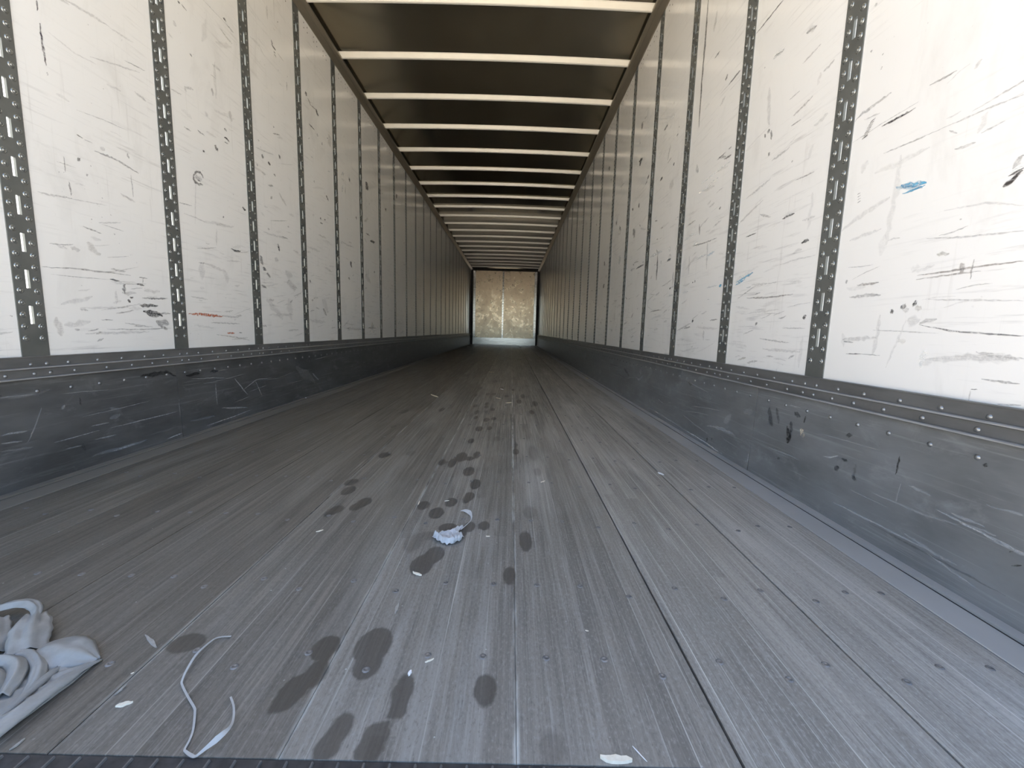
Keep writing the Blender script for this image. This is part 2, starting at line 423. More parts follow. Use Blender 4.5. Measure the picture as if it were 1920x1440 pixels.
MARKS_LS = [
([(1.91,0.353),(1.907,0.254),(1.905,0.129)],0.0071,'s',0.9),
([(1.9,0.118),(1.909,0.111)],0.0118,'s',0.6),
([(1.566,0.128),(1.644,0.127),(1.713,0.128),(1.826,0.128),(1.905,0.129)],0.004,'s',0.6),
([(1.514,0.132),(1.522,0.127)],0.0055,'s',0.4),
([(1.368,0.124),(1.447,0.126),(1.52,0.129)],0.0031,'s',0.55),
([(1.485,0.041),(1.557,0.04),(1.635,0.039),(1.714,0.04)],0.0151,'s',0.4),
([(1.567,0.037),(1.659,0.039)],0.0092,'s',0.6),
([(1.816,0.018),(1.94,0.024),(2.061,0.022)],0.0051,'s',0.95),
([(2.061,0.022),(2.242,0.025),(2.431,0.034)],0.0052,'s',0.7),
([(1.96,0.067),(2.121,0.059)],0.0149,'s',0.35),
([(1.905,0.129),(2.02,0.155),(2.132,0.17)],0.0048,'s',0.5),
([(2.152,0.223),(2.15,0.116)],0.0071,'s',0.6),
([(2.305,0.233),(2.404,0.128)],0.0093,'s',0.7),
([(2.343,0.152),(2.497,0.205),(2.666,0.199)],0.006,'s',0.6),
([(2.415,0.142),(2.604,0.158)],0.0046,'s',0.5),
([(2.487,0.206),(2.542,0.1)],0.0081,'s',0.4),
([(2.97,0.234),(3.245,0.104)],0.076,'s',0.25),
([(3.206,0.171),(3.3,0.11)],0.0165,'s',0.6),
([(2.184,0.09),(2.392,0.054)],0.0101,'s',0.5),
([(1.227,0.184),(1.268,0.184),(1.297,0.182)],0.0072,'s',0.45),
([(1.293,0.144),(1.32,0.19),(1.346,0.247)],0.0058,'s',0.3),
([(1.225,0.16),(1.279,0.153)],0.0055,'s',0.35),
([(1.406,0.241),(1.417,0.235)],0.0199,'s',0.5),
([(1.569,0.163),(1.614,0.169)],0.0215,'s',0.4),
([(1.573,0.204),(1.609,0.191)],0.0157,'s',0.35),
([(1.399,0.093),(1.452,0.091)],0.0041,'s',0.4),
([(1.501,0.099),(1.584,0.096)],0.0052,'s',0.5),
([(1.222,0.134),(1.306,0.127)],0.0096,'s',0.2),
([(1.723,0.312),(1.873,0.312),(2.032,0.291)],0.0205,'k',0.7),
([(1.964,0.285),(2.05,0.289)],0.0201,'k',0.8),
([(2.123,0.29),(2.182,0.287)],0.015,'k',0.8),
([(1.47,0.262),(1.471,0.233)],0.0073,'k',0.5),
([(1.458,0.095),(1.463,0.068)],0.0167,'k',0.3),
([(1.586,0.429),(1.593,0.336)],0.016,'s',0.2),
([(1.239,0.295),(1.294,0.296),(1.379,0.302)],0.0156,'s',0.22),
]
MARKS_RS = [
([(1.951,0.113),(1.851,0.119),(1.738,0.12)],0.0149,'s',0.8),
([(1.993,0.103),(1.925,0.114)],0.0131,'s',0.5),
([(2.243,0.024),(2.018,0.021),(1.871,0.013),(1.818,0.013)],0.0073,'s',0.95),
([(2.878,0.036),(2.523,0.031),(2.243,0.024)],0.0063,'s',0.6),
([(1.622,0.035),(1.578,0.054),(1.504,0.063),(1.428,0.071),(1.358,0.073),(1.282,0.072),(1.192,0.073),(1.078,0.073)],0.0054,'s',0.85),
([(1.642,0.035),(1.597,0.041)],0.0049,'s',0.6),
([(1.516,0.132),(1.396,0.137),(1.342,0.137)],0.0052,'s',0.35),
([(1.842,0.15),(1.814,0.176),(1.786,0.194)],0.0406,'s',0.3),
([(1.694,0.224),(1.633,0.248)],0.0294,'s',0.3),
([(1.63,0.189),(1.58,0.192)],0.0044,'s',0.7),
([(1.72,0.022),(1.701,0.009)],0.0067,'s',0.6),
([(1.359,0.235),(1.342,0.23)],0.0258,'y',0.8),
([(1.344,0.223),(1.335,0.219)],0.0135,'y',0.6),
([(1.428,0.23),(1.402,0.208),(1.408,0.174)],0.0245,'k',0.85),
([(1.41,0.253),(1.398,0.218)],0.0178,'k',0.5),
([(1.54,0.276),(1.504,0.212)],0.0255,'k',0.4),
([(1.494,0.284),(1.47,0.23)],0.0174,'k',0.35),
([(1.399,0.287),(1.366,0.281)],0.0199,'k',0.55),
([(1.344,0.286),(1.345,0.262)],0.0082,'k',0.85),
([(1.165,0.273),(1.159,0.262)],0.0252,'k',0.6),
([(1.003,0.255),(1.003,0.227),(1.005,0.206)],0.0062,'k',0.8),
([(1.193,0.155),(1.179,0.168)],0.0176,'k',0.7),
([(1.175,0.194),(1.152,0.193)],0.0084,'k',0.6),
([(1.126,0.15),(1.12,0.16)],0.0201,'k',0.5),
([(1.124,0.194),(1.123,0.151)],0.0102,'k',0.25),
([(1.982,0.042),(1.964,0.036)],0.0209,'k',0.6),
([(1.935,0.054),(1.924,0.049)],0.0174,'k',0.6),
([(1.45,0.111),(1.437,0.109)],0.0096,'k',0.6),
([(0.822,0.296),(0.82,0.288)],0.0087,'k',0.8),
([(1.242,0.181),(1.221,0.183),(1.188,0.198)],0.0053,'s',0.6),
([(1.424,0.307),(1.371,0.308)],0.0051,'s',0.3),
([(0.987,0.192),(0.992,0.128)],0.0042,'s',0.25),
([(0.955,0.075),(0.877,0.065),(0.833,0.066)],0.0074,'s',0.3),
([(0.795,0.152),(0.75,0.148),(0.732,0.145)],0.0053,'s',0.45),
([(0.9,0.058),(0.841,0.048),(0.788,0.04)],0.0057,'s',0.35),
([(1.055,0.137),(0.938,0.138),(0.845,0.15)],0.0064,'s',0.25),
([(0.826,0.159),(0.778,0.161)],0.0062,'s',0.3),
([(0.745,0.117),(0.73,0.127)],0.0036,'k',0.8),
([(0.753,0.141),(0.745,0.147)],0.0028,'k',0.7),
([(0.963,0.126),(0.917,0.167)],0.0141,'s',0.15),
([(3.016,0.241),(3.122,0.197),(3.233,0.2)],0.0127,'s',0.8),
([(3.119,0.246),(3.075,0.282)],0.0661,'s',0.4),
([(3.381,0.197),(3.554,0.247)],0.0273,'k',0.4),
([(4.647,0.15),(4.651,0.281)],0.1147,'s',0.3),
([(3.064,0.35),(2.978,0.345)],0.04,'y',0.35),
([(2.258,0.29),(2.215,0.275)],0.0238,'k',0.6),
([(2.374,0.322),(2.293,0.285)],0.0667,'s',0.2),
]
STAINS = [(-0.011,0.586,0.018,0.03,1.0),(-0.03,0.552,0.02,0.032,1.0),(-0.038,0.528,0.0135,0.0115,1.0),(-0.019,0.64,0.023,0.028,1.0),(-0.255,0.643,0.0285,0.0235,1.0),(0.06,0.647,0.0305,0.0435,1.0),(0.064,0.605,0.022,0.0295,1.0),(0.133,0.56,0.0155,0.0315,1.0),(0.134,0.528,0.0135,0.0165,1.0),(0.256,0.564,0.0175,0.03,1.0),(0.065,0.499,0.0155,0.0225,1.0),(0.058,0.474,0.0165,0.022,1.0),(0.115,0.489,0.0185,0.0205,1.0),(0.112,0.468,0.018,0.0175,1.0),(0.349,0.477,0.018,0.024,0.45),(0.089,0.894,0.0265,0.0435,1.0),(0.111,0.941,0.023,0.038,1.0),(0.047,0.994,0.024,0.0475,0.45),(0.332,1.016,0.0165,0.0555,1.0),(0.291,0.861,0.014,0.0365,1.0),(0.35,1.188,0.021,0.044,0.45),(0.22,1.095,0.015,0.0285,1.0),(0.179,1.086,0.0175,0.031,1.0),(0.155,1.049,0.02,0.035,1.0),(0.122,1.077,0.026,0.0275,1.0),(0.074,1.168,0.022,0.0395,1.0),(0.073,1.03,0.0195,0.0255,0.45),(0.082,1.718,0.025,0.067,1.0),(0.145,1.753,0.016,0.054,1.0),(0.118,1.696,0.018,0.0295,1.0),(0.055,1.636,0.017,0.061,1.0),(0.013,1.639,0.015,0.041,1.0),(0.132,1.538,0.022,0.0545,1.0),(0.168,1.407,0.019,0.051,1.0),(0.158,1.296,0.0175,0.0395,1.0),(0.149,1.27,0.01,0.034,1.0),(0.106,1.246,0.0185,0.0365,1.0),(0.025,1.218,0.0175,0.035,1.0),(-0.161,1.231,0.021,0.0355,1.0),(-0.173,1.198,0.019,0.03,1.0),(-0.245,1.321,0.021,0.0405,1.0),(-0.264,1.397,0.0215,0.035,1.0),(-0.224,1.173,0.02,0.032,1.0),(-0.233,1.151,0.014,0.0275,1.0),(-0.244,1.72,0.0245,0.0445,1.0),(0.315,1.816,0.0145,0.0495,1.0),(0.318,1.922,0.0075,0.065,1.0),(0.397,1.551,0.0145,0.0495,0.45),(0.098,1.977,0.0155,0.049,1.0),(0.223,2.03,0.016,0.0515,0.45),(0.117,2.235,0.0205,0.062,1.0),(0.174,2.253,0.0145,0.0505,1.0),(0.143,2.473,0.0195,0.0605,1.0),(0.187,2.508,0.0165,0.047,1.0),(0.074,2.526,0.013,0.0475,1.0),(0.067,2.696,0.014,0.0715,1.0),(-0.175,2.756,0.0175,0.075,1.0),(-0.397,2.652,0.02,0.069,1.0),(-0.352,2.233,0.014,0.037,1.0),(0.118,2.896,0.015,0.0615,1.0),(0.114,3.024,0.0155,0.0675,1.0),(0.168,2.802,0.0145,0.058,1.0),(0.036,2.926,0.015,0.063,1.0),(0.353,3.155,0.021,0.0975,1.0),(0.472,3.08,0.02,0.116,1.0),(0.432,2.743,0.018,0.074,1.0),(-0.002,3.415,0.0175,0.0715,1.0),(0.096,3.49,0.018,0.074,1.0),(0.146,3.498,0.018,0.0745,1.0),(0.389,3.425,0.018,0.1145,1.0),(0.256,3.401,0.0175,0.0705,1.0),(0.002,3.835,0.0195,0.0895,1.0),(0.2,3.873,0.02,0.091,1.0),(0.119,4.396,0.028,0.117,1.0),(-0.223,4.901,0.0185,0.173,1.0),(0.31,3.785,0.015,0.0695,1.0),(0.393,1.804,0.0215,0.1145,0.45),(-0.322,1.736,0.018,0.038,0.45),(-0.142,1.752,0.0205,0.0385,0.45)]
DEBRIS = {'bright': [[-0.261,0.522],[-0.243,0.529]],'thin1': [[-0.279,0.54],[-0.278,0.558]],'leaf': [[-0.338,0.658],[-0.295,0.631]],'mini': [[-0.29,0.577],[-0.287,0.58]],'cornerL': [[-0.334,0.454],[-0.332,0.47]],'s600': [[-0.219,1.035],[-0.205,1.047]],'s783': [[0.076,0.862],[0.098,0.851]],'s805': [[0.155,0.612],[0.168,0.62]],'bit768': [[0.135,0.585],[0.136,0.596]],'chip745': [[0.075,0.727],[0.073,0.757]],'big': [[0.411,0.464],[0.448,0.457]],'thread': [[0.455,0.48],[0.468,0.46]],'s915': [[0.228,1.034],[0.239,1.034]],'s1100': [[0.43,0.694],[0.436,0.692]],'flake1238': [[0.874,1.579],[0.884,1.549]],'straw815': [[-0.368,3.38],[-0.285,3.256]],'st948': [[0.252,3.066],[0.296,3.096]],'st935': [[0.171,3.302],[0.211,3.256]],'st1018': [[0.401,1.437],[0.418,1.454]],'s837': [[0.084,1.253],[0.098,1.258]],'s785': [[0.008,1.22],[0.007,1.248]],'st921': [[-0.001,5.335],[0.067,5.353]],'bit940': [[0.191,3.833],[0.222,3.768]],'grey798': [[0.157,0.601],[0.159,0.604]],'wall_L': [[-1.288,13.585],[-1.086,12.836]],'wall_R': [[0.539,12.682],[0.666,14.478]],'edge': [[-1.266,3.047],[-1.243,3.026]],'edge2': [[1.187,4.996],[1.202,4.832]]}
STRAP = [[-0.189,0.657],[-0.208,0.654],[-0.214,0.643],[-0.215,0.613],[-0.207,0.582],[-0.201,0.565],[-0.195,0.557],[-0.172,0.538],[-0.15,0.521],[-0.143,0.513],[-0.128,0.49],[-0.122,0.476],[-0.119,0.464],[-0.115,0.461],[-0.105,0.456],[-0.098,0.455],[-0.091,0.462],[-0.083,0.47],[-0.078,0.477],[-0.077,0.488],[-0.083,0.503],[-0.096,0.523],[-0.111,0.539]]
SCRAP = [[0.09,1.016],[0.095,1.033],[0.104,1.028],[0.11,1.042],[0.12,1.04],[0.133,1.049],[0.142,1.062],[0.152,1.071],[0.162,1.084],[0.164,1.075],[0.156,1.06],[0.152,1.047],[0.162,1.036],[0.171,1.02],[0.166,1.003],[0.149,0.986],[0.134,0.98],[0.11,0.995]]
TAIL = [[0.159,1.057],[0.173,1.079],[0.182,1.101],[0.181,1.128],[0.173,1.151],[0.158,1.172],[0.145,1.178]]
BAG = [[-0.36,0.603],[-0.389,0.62],[-0.433,0.641],[-0.454,0.642],[-0.463,0.631],[-0.465,0.618],[-0.49,0.62],[-0.503,0.616],[-0.528,0.609],[-0.356,0.467],[-0.358,0.504],[-0.353,0.533],[-0.35,0.56]]
BAGH = [[-0.62,0.688],[-0.608,0.697],[-0.58,0.698],[-0.545,0.685],[-0.523,0.667],[-0.509,0.648],[-0.5,0.617],[-0.496,0.6],[-0.499,0.588]]
HANDB = [[-0.547,0.687],[-0.517,0.661],[-0.503,0.642],[-0.489,0.618],[-0.47,0.593],[-0.502,0.589],[-0.549,0.628],[-0.567,0.666],[-0.572,0.686]]

# ------------------------------------------------------------------ helpers
def mesh_obj(name, verts, faces, mat, parent=None, smooth=False):
    me = bpy.data.meshes.new(name)
    me.from_pydata([tuple(v) for v in verts], [], faces)
    me.update()
    if smooth:
        me.polygons.foreach_set('use_smooth', [True] * len(me.polygons))
    return link(name, me, mat, parent)

def link(name, me, mat, parent=None, loc=None):
    if mat is not None and not me.materials:
        me.materials.append(mat)
    o = bpy.data.objects.new(name, me)
    COL.objects.link(o)
    if parent is not None:
        o.parent = parent
    if loc is not None:
        o.location = loc
    return o

def tag(o, label=None, cat=None, group=None, kind=None):
    if label: o['label'] = label
    if cat: o['category'] = cat
    if group: o['group'] = group
    if kind: o['kind'] = kind
    return o

class MB:
    """collects simple shapes into one mesh"""
    def __init__(self):
        self.v, self.f = [], []
    def box(self, x0, x1, y0, y1, z0, z1):
        b = len(self.v)
        self.v += [(x, y, z) for z in (z0, z1) for y in (y0, y1) for x in (x0, x1)]
        q = [(0, 2, 3, 1), (4, 5, 7, 6), (0, 1, 5, 4), (2, 6, 7, 3), (0, 4, 6, 2), (1, 3, 7, 5)]
        self.f += [tuple(b + i for i in t) for t in q]
        return self
    def extrude_y(self, prof, y0, y1):
        """closed profile of (x, z) drawn along Y"""
        b, n = len(self.v), len(prof)
        self.v += [(x, y0, z) for x, z in prof] + [(x, y1, z) for x, z in prof]
        self.f += [(b + i, b + (i + 1) % n, b + n + (i + 1) % n, b + n + i) for i in range(n)]
        self.f += [tuple(b + i for i in range(n))[::-1], tuple(b + n + i for i in range(n))]
        return self
    def lathe(self, prof, seg, c=(0, 0, 0), axis='z', sgn=1.0):
        """profile of (r, h), the first point on the axis; axis x or z"""
        b = len(self.v)
        pts = []
        def put(r, a, h):
            u, w = r * math.cos(a), r * math.sin(a)
            return (c[0] + sgn * h, c[1] + u, c[2] + w) if axis == 'x' else (c[0] + u, c[1] + w, c[2] + sgn * h)
        pts.append(put(0, 0, prof[0][1]))
        for r, h in prof[1:]:
            pts += [put(r, 2 * math.pi * k / seg, h) for k in range(seg)]
        self.v += pts
        for k in range(seg):
            self.f.append((b, b + 1 + k, b + 1 + (k + 1) % seg))
        for j in range(len(prof) - 2):
            o1, o2 = b + 1 + j * seg, b + 1 + (j + 1) * seg
            for k in range(seg):
                self.f.append((o1 + k, o2 + k, o2 + (k + 1) % seg, o1 + (k + 1) % seg))
        return self
    def mesh(self, name, mat, smooth=False):
        me = bpy.data.meshes.new(name)
        me.from_pydata(self.v, [], self.f)
        me.update()
        bm = bmesh.new(); bm.from_mesh(me)
        bmesh.ops.recalc_face_normals(bm, faces=bm.faces)
        bm.to_mesh(me); bm.free()
        if smooth:
            me.polygons.foreach_set('use_smooth', [True] * len(me.polygons))
        me.materials.append(mat)
        return me
    def build(self, name, mat, parent=None, smooth=False):
        return link(name, self.mesh(name, mat, smooth), None, parent)

class NT:
    """small shorthand for node materials"""
    def __init__(self, name):
        self.m = bpy.data.materials.new(name)
        self.m.use_nodes = True
        self.t = self.m.node_tree
        self.t.nodes.clear()
        self.out = self.t.nodes.new('ShaderNodeOutputMaterial')
        self.geo = None
    def n(self, typ, **kw):
        nd = self.t.nodes.new(typ)
        for k, v in kw.items():
            setattr(nd, k, v)
        return nd
    def l(self, a, b):
        self.t.links.new(a, b)
    def pos(self):
        if self.geo is None:
            self.geo = self.n('ShaderNodeNewGeometry')
        return self.geo.outputs['Position']
    def mapping(self, scale=(1, 1, 1), rot=(0, 0, 0), loc=(0, 0, 0), src=None):
        mp = self.n('ShaderNodeMapping')
        mp.inputs['Scale'].default_value = scale
        mp.inputs['Rotation'].default_value = rot
        mp.inputs['Location'].default_value = loc
        self.l(src or self.pos(), mp.inputs['Vector'])
        return mp.outputs['Vector']
    def noise(self, vec, scale=1.0, detail=3.0, rough=0.55, dist=0.0):
        nd = self.n('ShaderNodeTexNoise')
        nd.inputs['Scale'].default_value = scale
        nd.inputs['Detail'].default_value = detail
        nd.inputs['Roughness'].default_value = rough
        nd.inputs['Distortion'].default_value = dist
        self.l(vec, nd.inputs['Vector'])
        return nd.outputs['Fac']
    def ramp(self, fac, a, b, lo=0.0, hi=1.0):
        mr = self.n('ShaderNodeMapRange')
        mr.clamp = True
        for k, v in (('From Min', a), ('From Max', b), ('To Min', lo), ('To Max', hi)):
            mr.inputs[k].default_value = v
        self.l(fac, mr.inputs['Value'])
        return mr.outputs['Result']
    def math(self, op, a, b=None, c=None):
        nd = self.n('ShaderNodeMath', operation=op)
        for i, v in enumerate((a, b, c)):
            if v is None:
                continue
            if isinstance(v, (int, float)):
                nd.inputs[i].default_value = v
            else:
                self.l(v, nd.inputs[i])
        return nd.outputs[0]
    def mix(self, fac, a, b, blend='MIX'):
        nd = self.n('ShaderNodeMix', data_type='RGBA', blend_type=blend)
        for key, v in (('Factor', fac), ('A', a), ('B', b)):
            s = [i for i in nd.inputs if i.name == key and (i.type == 'RGBA' if key != 'Factor' else i.type == 'VALUE')][0]
            if isinstance(v, (int, float)):
                s.default_value = v
            elif isinstance(v, tuple):
                s.default_value = (*v, 1.0)
            else:
                self.l(v, s)
        return [o for o in nd.outputs if o.type == 'RGBA'][0]
    def bsdf(self, color, rough=0.5, metal=0.0, spec=0.5, bump=None, bump_str=0.2, bump_dist=0.002, coat=0.0):
        p = self.n('ShaderNodeBsdfPrincipled')
        for key, v in (('Base Color', color), ('Roughness', rough), ('Metallic', metal), ('Specular IOR Level', spec), ('Coat Weight', coat)):
            s = p.inputs[key]
            if isinstance(v, tuple):
                s.default_value = (*v, 1.0)
            elif isinstance(v, (int, float)):
                s.default_value = v
            else:
                self.l(v, s)
        if bump is not None:
            b = self.n('ShaderNodeBump')
            b.inputs['Strength'].default_value = bump_str
            b.inputs['Distance'].default_value = bump_dist
            self.l(bump, b.inputs['Height'])
            self.l(b.outputs['Normal'], p.inputs['Normal'])
        return p.outputs['BSDF']
    def done(self, shader):
        self.l(shader, self.out.inputs['Surface'])
        return self.m

# ------------------------------------------------------------------ materials
def mat_wall():
    t = NT('white_wall_panel')
    cloud = t.noise(t.mapping((1, 1, 1)), 2.2, 4, 0.6)
    stain = t.noise(t.mapping((1, 1, 0.45)), 5.0, 5, 0.65, 0.5)
    horiz = t.noise(t.mapping((1, 1.6, 26.0), rot=(R(3), 0, 0)), 2.4, 5, 0.65)
    diag = t.noise(t.mapping((1, 2.2, 30.0), rot=(R(-9), 0, 0)), 2.0, 4, 0.6)
    vert = t.noise(t.mapping((1, 30.0, 1.6)), 2.0, 4, 0.6)
    speck = t.noise(t.mapping((1, 1, 1)), 60.0, 2, 0.6)
    area = t.ramp(t.noise(t.mapping((1, 1, 1), loc=(3, 7, 1)), 1.9, 3, 0.6), 0.40, 0.62)
    sep = t.n('ShaderNodeSeparateXYZ'); t.l(t.pos(), sep.inputs[0])
    low = t.ramp(sep.outputs['Z'], 1.0, 0.45, 0.55, 1.0)
    c = t.mix(t.ramp(cloud, 0.35, 0.7, 0.0, 0.55), (0.915, 0.902, 0.860), (0.875, 0.862, 0.822))
    c = t.mix(t.ramp(stain, 0.56, 0.76, 0.0, 0.24), c, (0.52, 0.50, 0.45))
    c = t.mix(t.math('MULTIPLY', t.math('MULTIPLY', t.ramp(horiz, 0.56, 0.72, 0.0, 0.62), area), low), c, (0.36, 0.35, 0.33))
    c = t.mix(t.math('MULTIPLY', t.ramp(diag, 0.62, 0.74, 0.0, 0.36), area), c, (0.40, 0.37, 0.33))
    c = t.mix(t.math('MULTIPLY', t.ramp(vert, 0.62, 0.76, 0.0, 0.34), area), c, (0.50, 0.47, 0.42))
    c = t.mix(t.math('MULTIPLY', t.ramp(speck, 0.72, 0.76, 0.0, 0.6), t.ramp(cloud, 0.5, 0.6)), c, (0.20, 0.18, 0.16))
    rough = t.ramp(stain, 0.3, 0.75, 0.10, 0.26)
    return t.done(t.bsdf(c, rough, 0.0, 0.5, bump=cloud, bump_str=0.06, bump_dist=0.01))

def mat_skin():
    t = NT('outer_wall_skin')
    d = t.n('ShaderNodeBsdfDiffuse'); d.inputs['Color'].default_value = (0.75, 0.76, 0.76, 1)
    tr = t.n('ShaderNodeBsdfTranslucent'); tr.inputs['Color'].default_value = (0.80, 0.84, 0.84, 1)
    mx = t.n('ShaderNodeMixShader'); mx.inputs[0].default_value = 0.6
    t.l(d.outputs[0], mx.inputs[1]); t.l(tr.outputs[0], mx.inputs[2])
    return t.done(mx.outputs[0])

def mat_metal(name, c0, c1, rough=(0.3, 0.5), metal=0.7, scale=6.0, stretch=(1, 1, 1), bump=0.1, scratch=None):
    t = NT(name)
    n1 = t.noise(t.mapping(stretch), scale, 4, 0.6)
    c = t.mix(t.ramp(n1, 0.3, 0.7), c0, c1)
    if scratch:
        sc, amount = scratch
        n2 = t.noise(t.mapping((1, 1.0, 34.0), rot=(R(2), 0, 0)), 2.6, 5, 0.7)
        c = t.mix(t.ramp(n2, 0.56, 0.74, 0.0, amount), c, sc)
        n3 = t.noise(t.mapping((1, 1.0, 2.0)), 7.0, 5, 0.7, 0.6)
        c = t.mix(t.ramp(n3, 0.56, 0.72, 0.0, amount * 0.7), c, sc)
    return t.done(t.bsdf(c, t.ramp(n1, 0.25, 0.75, *rough), metal, 0.5, bump=n1, bump_str=bump, bump_dist=0.004))

def mat_front():
    t = NT('worn_front_wall_steel')
    n1 = t.noise(t.mapping((1, 1, 1)), 3.4, 8, 0.72, 0.2)
    n2 = t.noise(t.mapping((1, 1, 1), loc=(4, 1, 9)), 9.0, 7, 0.75)
    dirt = t.ramp(n2, 0.55, 0.70, 0.0, 0.6)
    c = t.mix(t.ramp(n1, 0.35, 0.7), (0.74, 0.63, 0.47), (0.62, 0.51, 0.37))
    c = t.mix(dirt, c, (0.20, 0.15, 0.10))
    return t.done(t.bsdf(c, t.ramp(n1, 0.3, 0.7, 0.20, 0.40), t.ramp(n2, 0.45, 0.7, 0.9, 0.55), 0.5, bump=n1, bump_str=0.10, bump_dist=0.012))

def mat_floor():
    t = NT('worn_laminated_oak_floor')
    sep = t.n('ShaderNodeSeparateXYZ'); t.l(t.pos(), sep.inputs[0])
    X, Y = sep.outputs['X'], sep.outputs['Y']
    lam = t.math('DIVIDE', X, 0.0356)
    li = t.math('FLOOR', lam)
    wn1 = t.n('ShaderNodeTexWhiteNoise', noise_dimensions='1D'); t.l(li, wn1.inputs['W'])
    seg = t.math('FLOOR', t.math('ADD', t.math('DIVIDE', Y, 1.1), t.math('MULTIPLY', wn1.outputs['Value'], 7.0)))
    cmb = t.n('ShaderNodeCombineXYZ'); t.l(li, cmb.inputs[0]); t.l(seg, cmb.inputs[1])
    wn2 = t.n('ShaderNodeTexWhiteNoise', noise_dimensions='2D'); t.l(cmb.outputs[0], wn2.inputs['Vector'])
    grain = t.noise(t.mapping((110, 2.2, 1)), 1.0, 4, 0.65)
    fine = t.noise(t.mapping((330, 7.0, 1)), 1.0, 3, 0.6)
    blot = t.noise(t.mapping((1, 0.6, 1)), 2.6, 5, 0.6, 0.3)
    wear = t.noise(t.mapping((9, 0.8, 1), loc=(5, 2, 0)), 1.0, 5, 0.65)
    scr = t.noise(t.mapping((70, 1.3, 1), rot=(0, 0, R(1.2))), 1.0, 4, 0.62)
    tone = t.n('ShaderNodeAttribute', attribute_name='board_tone')
    c = t.mix(wn2.outputs['Value'], (0.150, 0.144, 0.134), (0.252, 0.240, 0.222))
    c = t.mix(t.ramp(grain, 0.38, 0.66, 0.0, 0.7), c, (0.100, 0.093, 0.084))
    c = t.mix(t.ramp(fine, 0.54, 0.70, 0.0, 0.5), c, (0.36, 0.352, 0.338))
    c = t.mix(t.ramp(blot, 0.40, 0.70, 0.0, 0.45), c, (0.275, 0.258, 0.235))
    c = t.mix(t.ramp(wear, 0.52, 0.70, 0.0, 0.6), c, (0.355, 0.350, 0.340))
    c = t.mix(t.math('MULTIPLY', t.ramp(scr, 0.62, 0.70, 0.0, 0.75), t.ramp(blot, 0.40, 0.56)), c, (0.46, 0.455, 0.44))
    grit = t.noise(t.mapping((1, 0.45, 1)), 260.0, 2, 0.7)
    c = t.mix(t.ramp(grit, 0.54, 0.72, 0.0, 0.45), c, (0.34, 0.335, 0.325))
    c = t.mix(t.ramp(grit, 0.44, 0.28, 0.0, 0.45), c, (0.080, 0.074, 0.068))
    # pale glue lines between the laminated strips, broken up by wear
    fr = t.math('FRACT', lam)
    line = t.math('LESS_THAN', fr, 0.045)
    gl = t.math('MULTIPLY', line, t.ramp(t.noise(t.mapping((14, 1.1, 1), loc=(1, 3, 0)), 1.0, 4, 0.6), 0.47, 0.62, 0.0, 0.8))
    c = t.mix(gl, c, (0.44, 0.435, 0.42))
    # dust lying along two of the board seams
    dust = None
    for sx in (0.302, 0.003, -0.285):
        d = t.math('ABSOLUTE', t.math('SUBTRACT', X, sx))
        k = t.ramp(d, 0.0060, 0.0018)
        dust = k if dust is None else t.math('MAXIMUM', dust, k)
    dn = t.ramp(t.noise(t.mapping((25, 4.0, 1), loc=(8, 3, 0)), 1.0, 4, 0.7), 0.42, 0.58, 0.0, 0.9)
    c = t.mix(t.math('MULTIPLY', dust, dn), c, (0.46, 0.465, 0.455))
    # wet drops and stains, their outline stored on the boards
    att = t.n('ShaderNodeAttribute', attribute_name='stain')
    att2 = t.n('ShaderNodeAttribute', attribute_name='stain_faint')
    wob = t.math('MULTIPLY', t.math('SUBTRACT', t.noise(t.mapping((1, 1, 1)), 55.0, 3, 0.6), 0.5), 0.007)
    m1 = t.ramp(t.math('ADD', att.outputs['Fac'], wob), 0.0018, -0.0018, 0.0, 0.74)
    m2 = t.ramp(t.math('ADD', att2.outputs['Fac'], wob), 0.004, -0.004, 0.0, 0.35)
    sm = t.math('MAXIMUM', m1, m2)
    c = t.mix(sm, c, (0.058, 0.052, 0.047))
    tint = t.mix(tone.outputs['Fac'], (0.47, 0.425, 0.355), (1.56, 1.56, 1.51))  # side-to-side light carried as a tint on each board
    c = t.mix(1.0, c, tint, 'MULTIPLY')
    # crumbs
    vor = t.n('ShaderNodeTexVoronoi'); vor.inputs['Scale'].default_value = 26.0; t.l(t.mapping((1, 1, 0.01)), vor.inputs['Vector'])
    cr = t.math('MULTIPLY', t.math('LESS_THAN', vor.outputs['Distance'], 0.040), t.ramp(wear, 0.42, 0.52))
    c = t.mix(t.math('MULTIPLY', cr, 0.7), c, (0.50, 0.50, 0.48))
    rough = t.math('SUBTRACT', t.ramp(grain, 0.3, 0.7, 0.36, 0.52), t.math('MULTIPLY', sm, 0.04))
    return t.done(t.bsdf(c, rough, 0.0, 0.55, bump=t.math('ADD', grain, t.math('MULTIPLY', fine, 0.5)), bump_str=0.25, bump_dist=0.0015))

def mat_mark():
    t = NT('rub_marks_and_scratches')
    a = t.n('ShaderNodeAttribute', attribute_name='mark')
    n1 = t.noise(t.mapping((1, 1, 1)), 130.0, 3, 0.7)
    n2 = t.noise(t.mapping((1, 12, 90)), 3.0, 3, 0.7)
    k = t.math('MULTIPLY', t.ramp(n1, 0.36, 0.53, 0.40, 1.0), t.ramp(n2, 0.36, 0.52, 0.6, 1.0))
    al = t.math('MULTIPLY', a.outputs['Alpha'], k)
    tr = t.n('ShaderNodeBsdfTransparent')
    mx = t.n('ShaderNodeMixShader')
    t.l(al, mx.inputs[0]); t.l(tr.outputs[0], mx.inputs[1])
    t.l(t.bsdf(a.outputs['Color'], 0.5), mx.inputs[2])
    return t.done(mx.outputs[0])

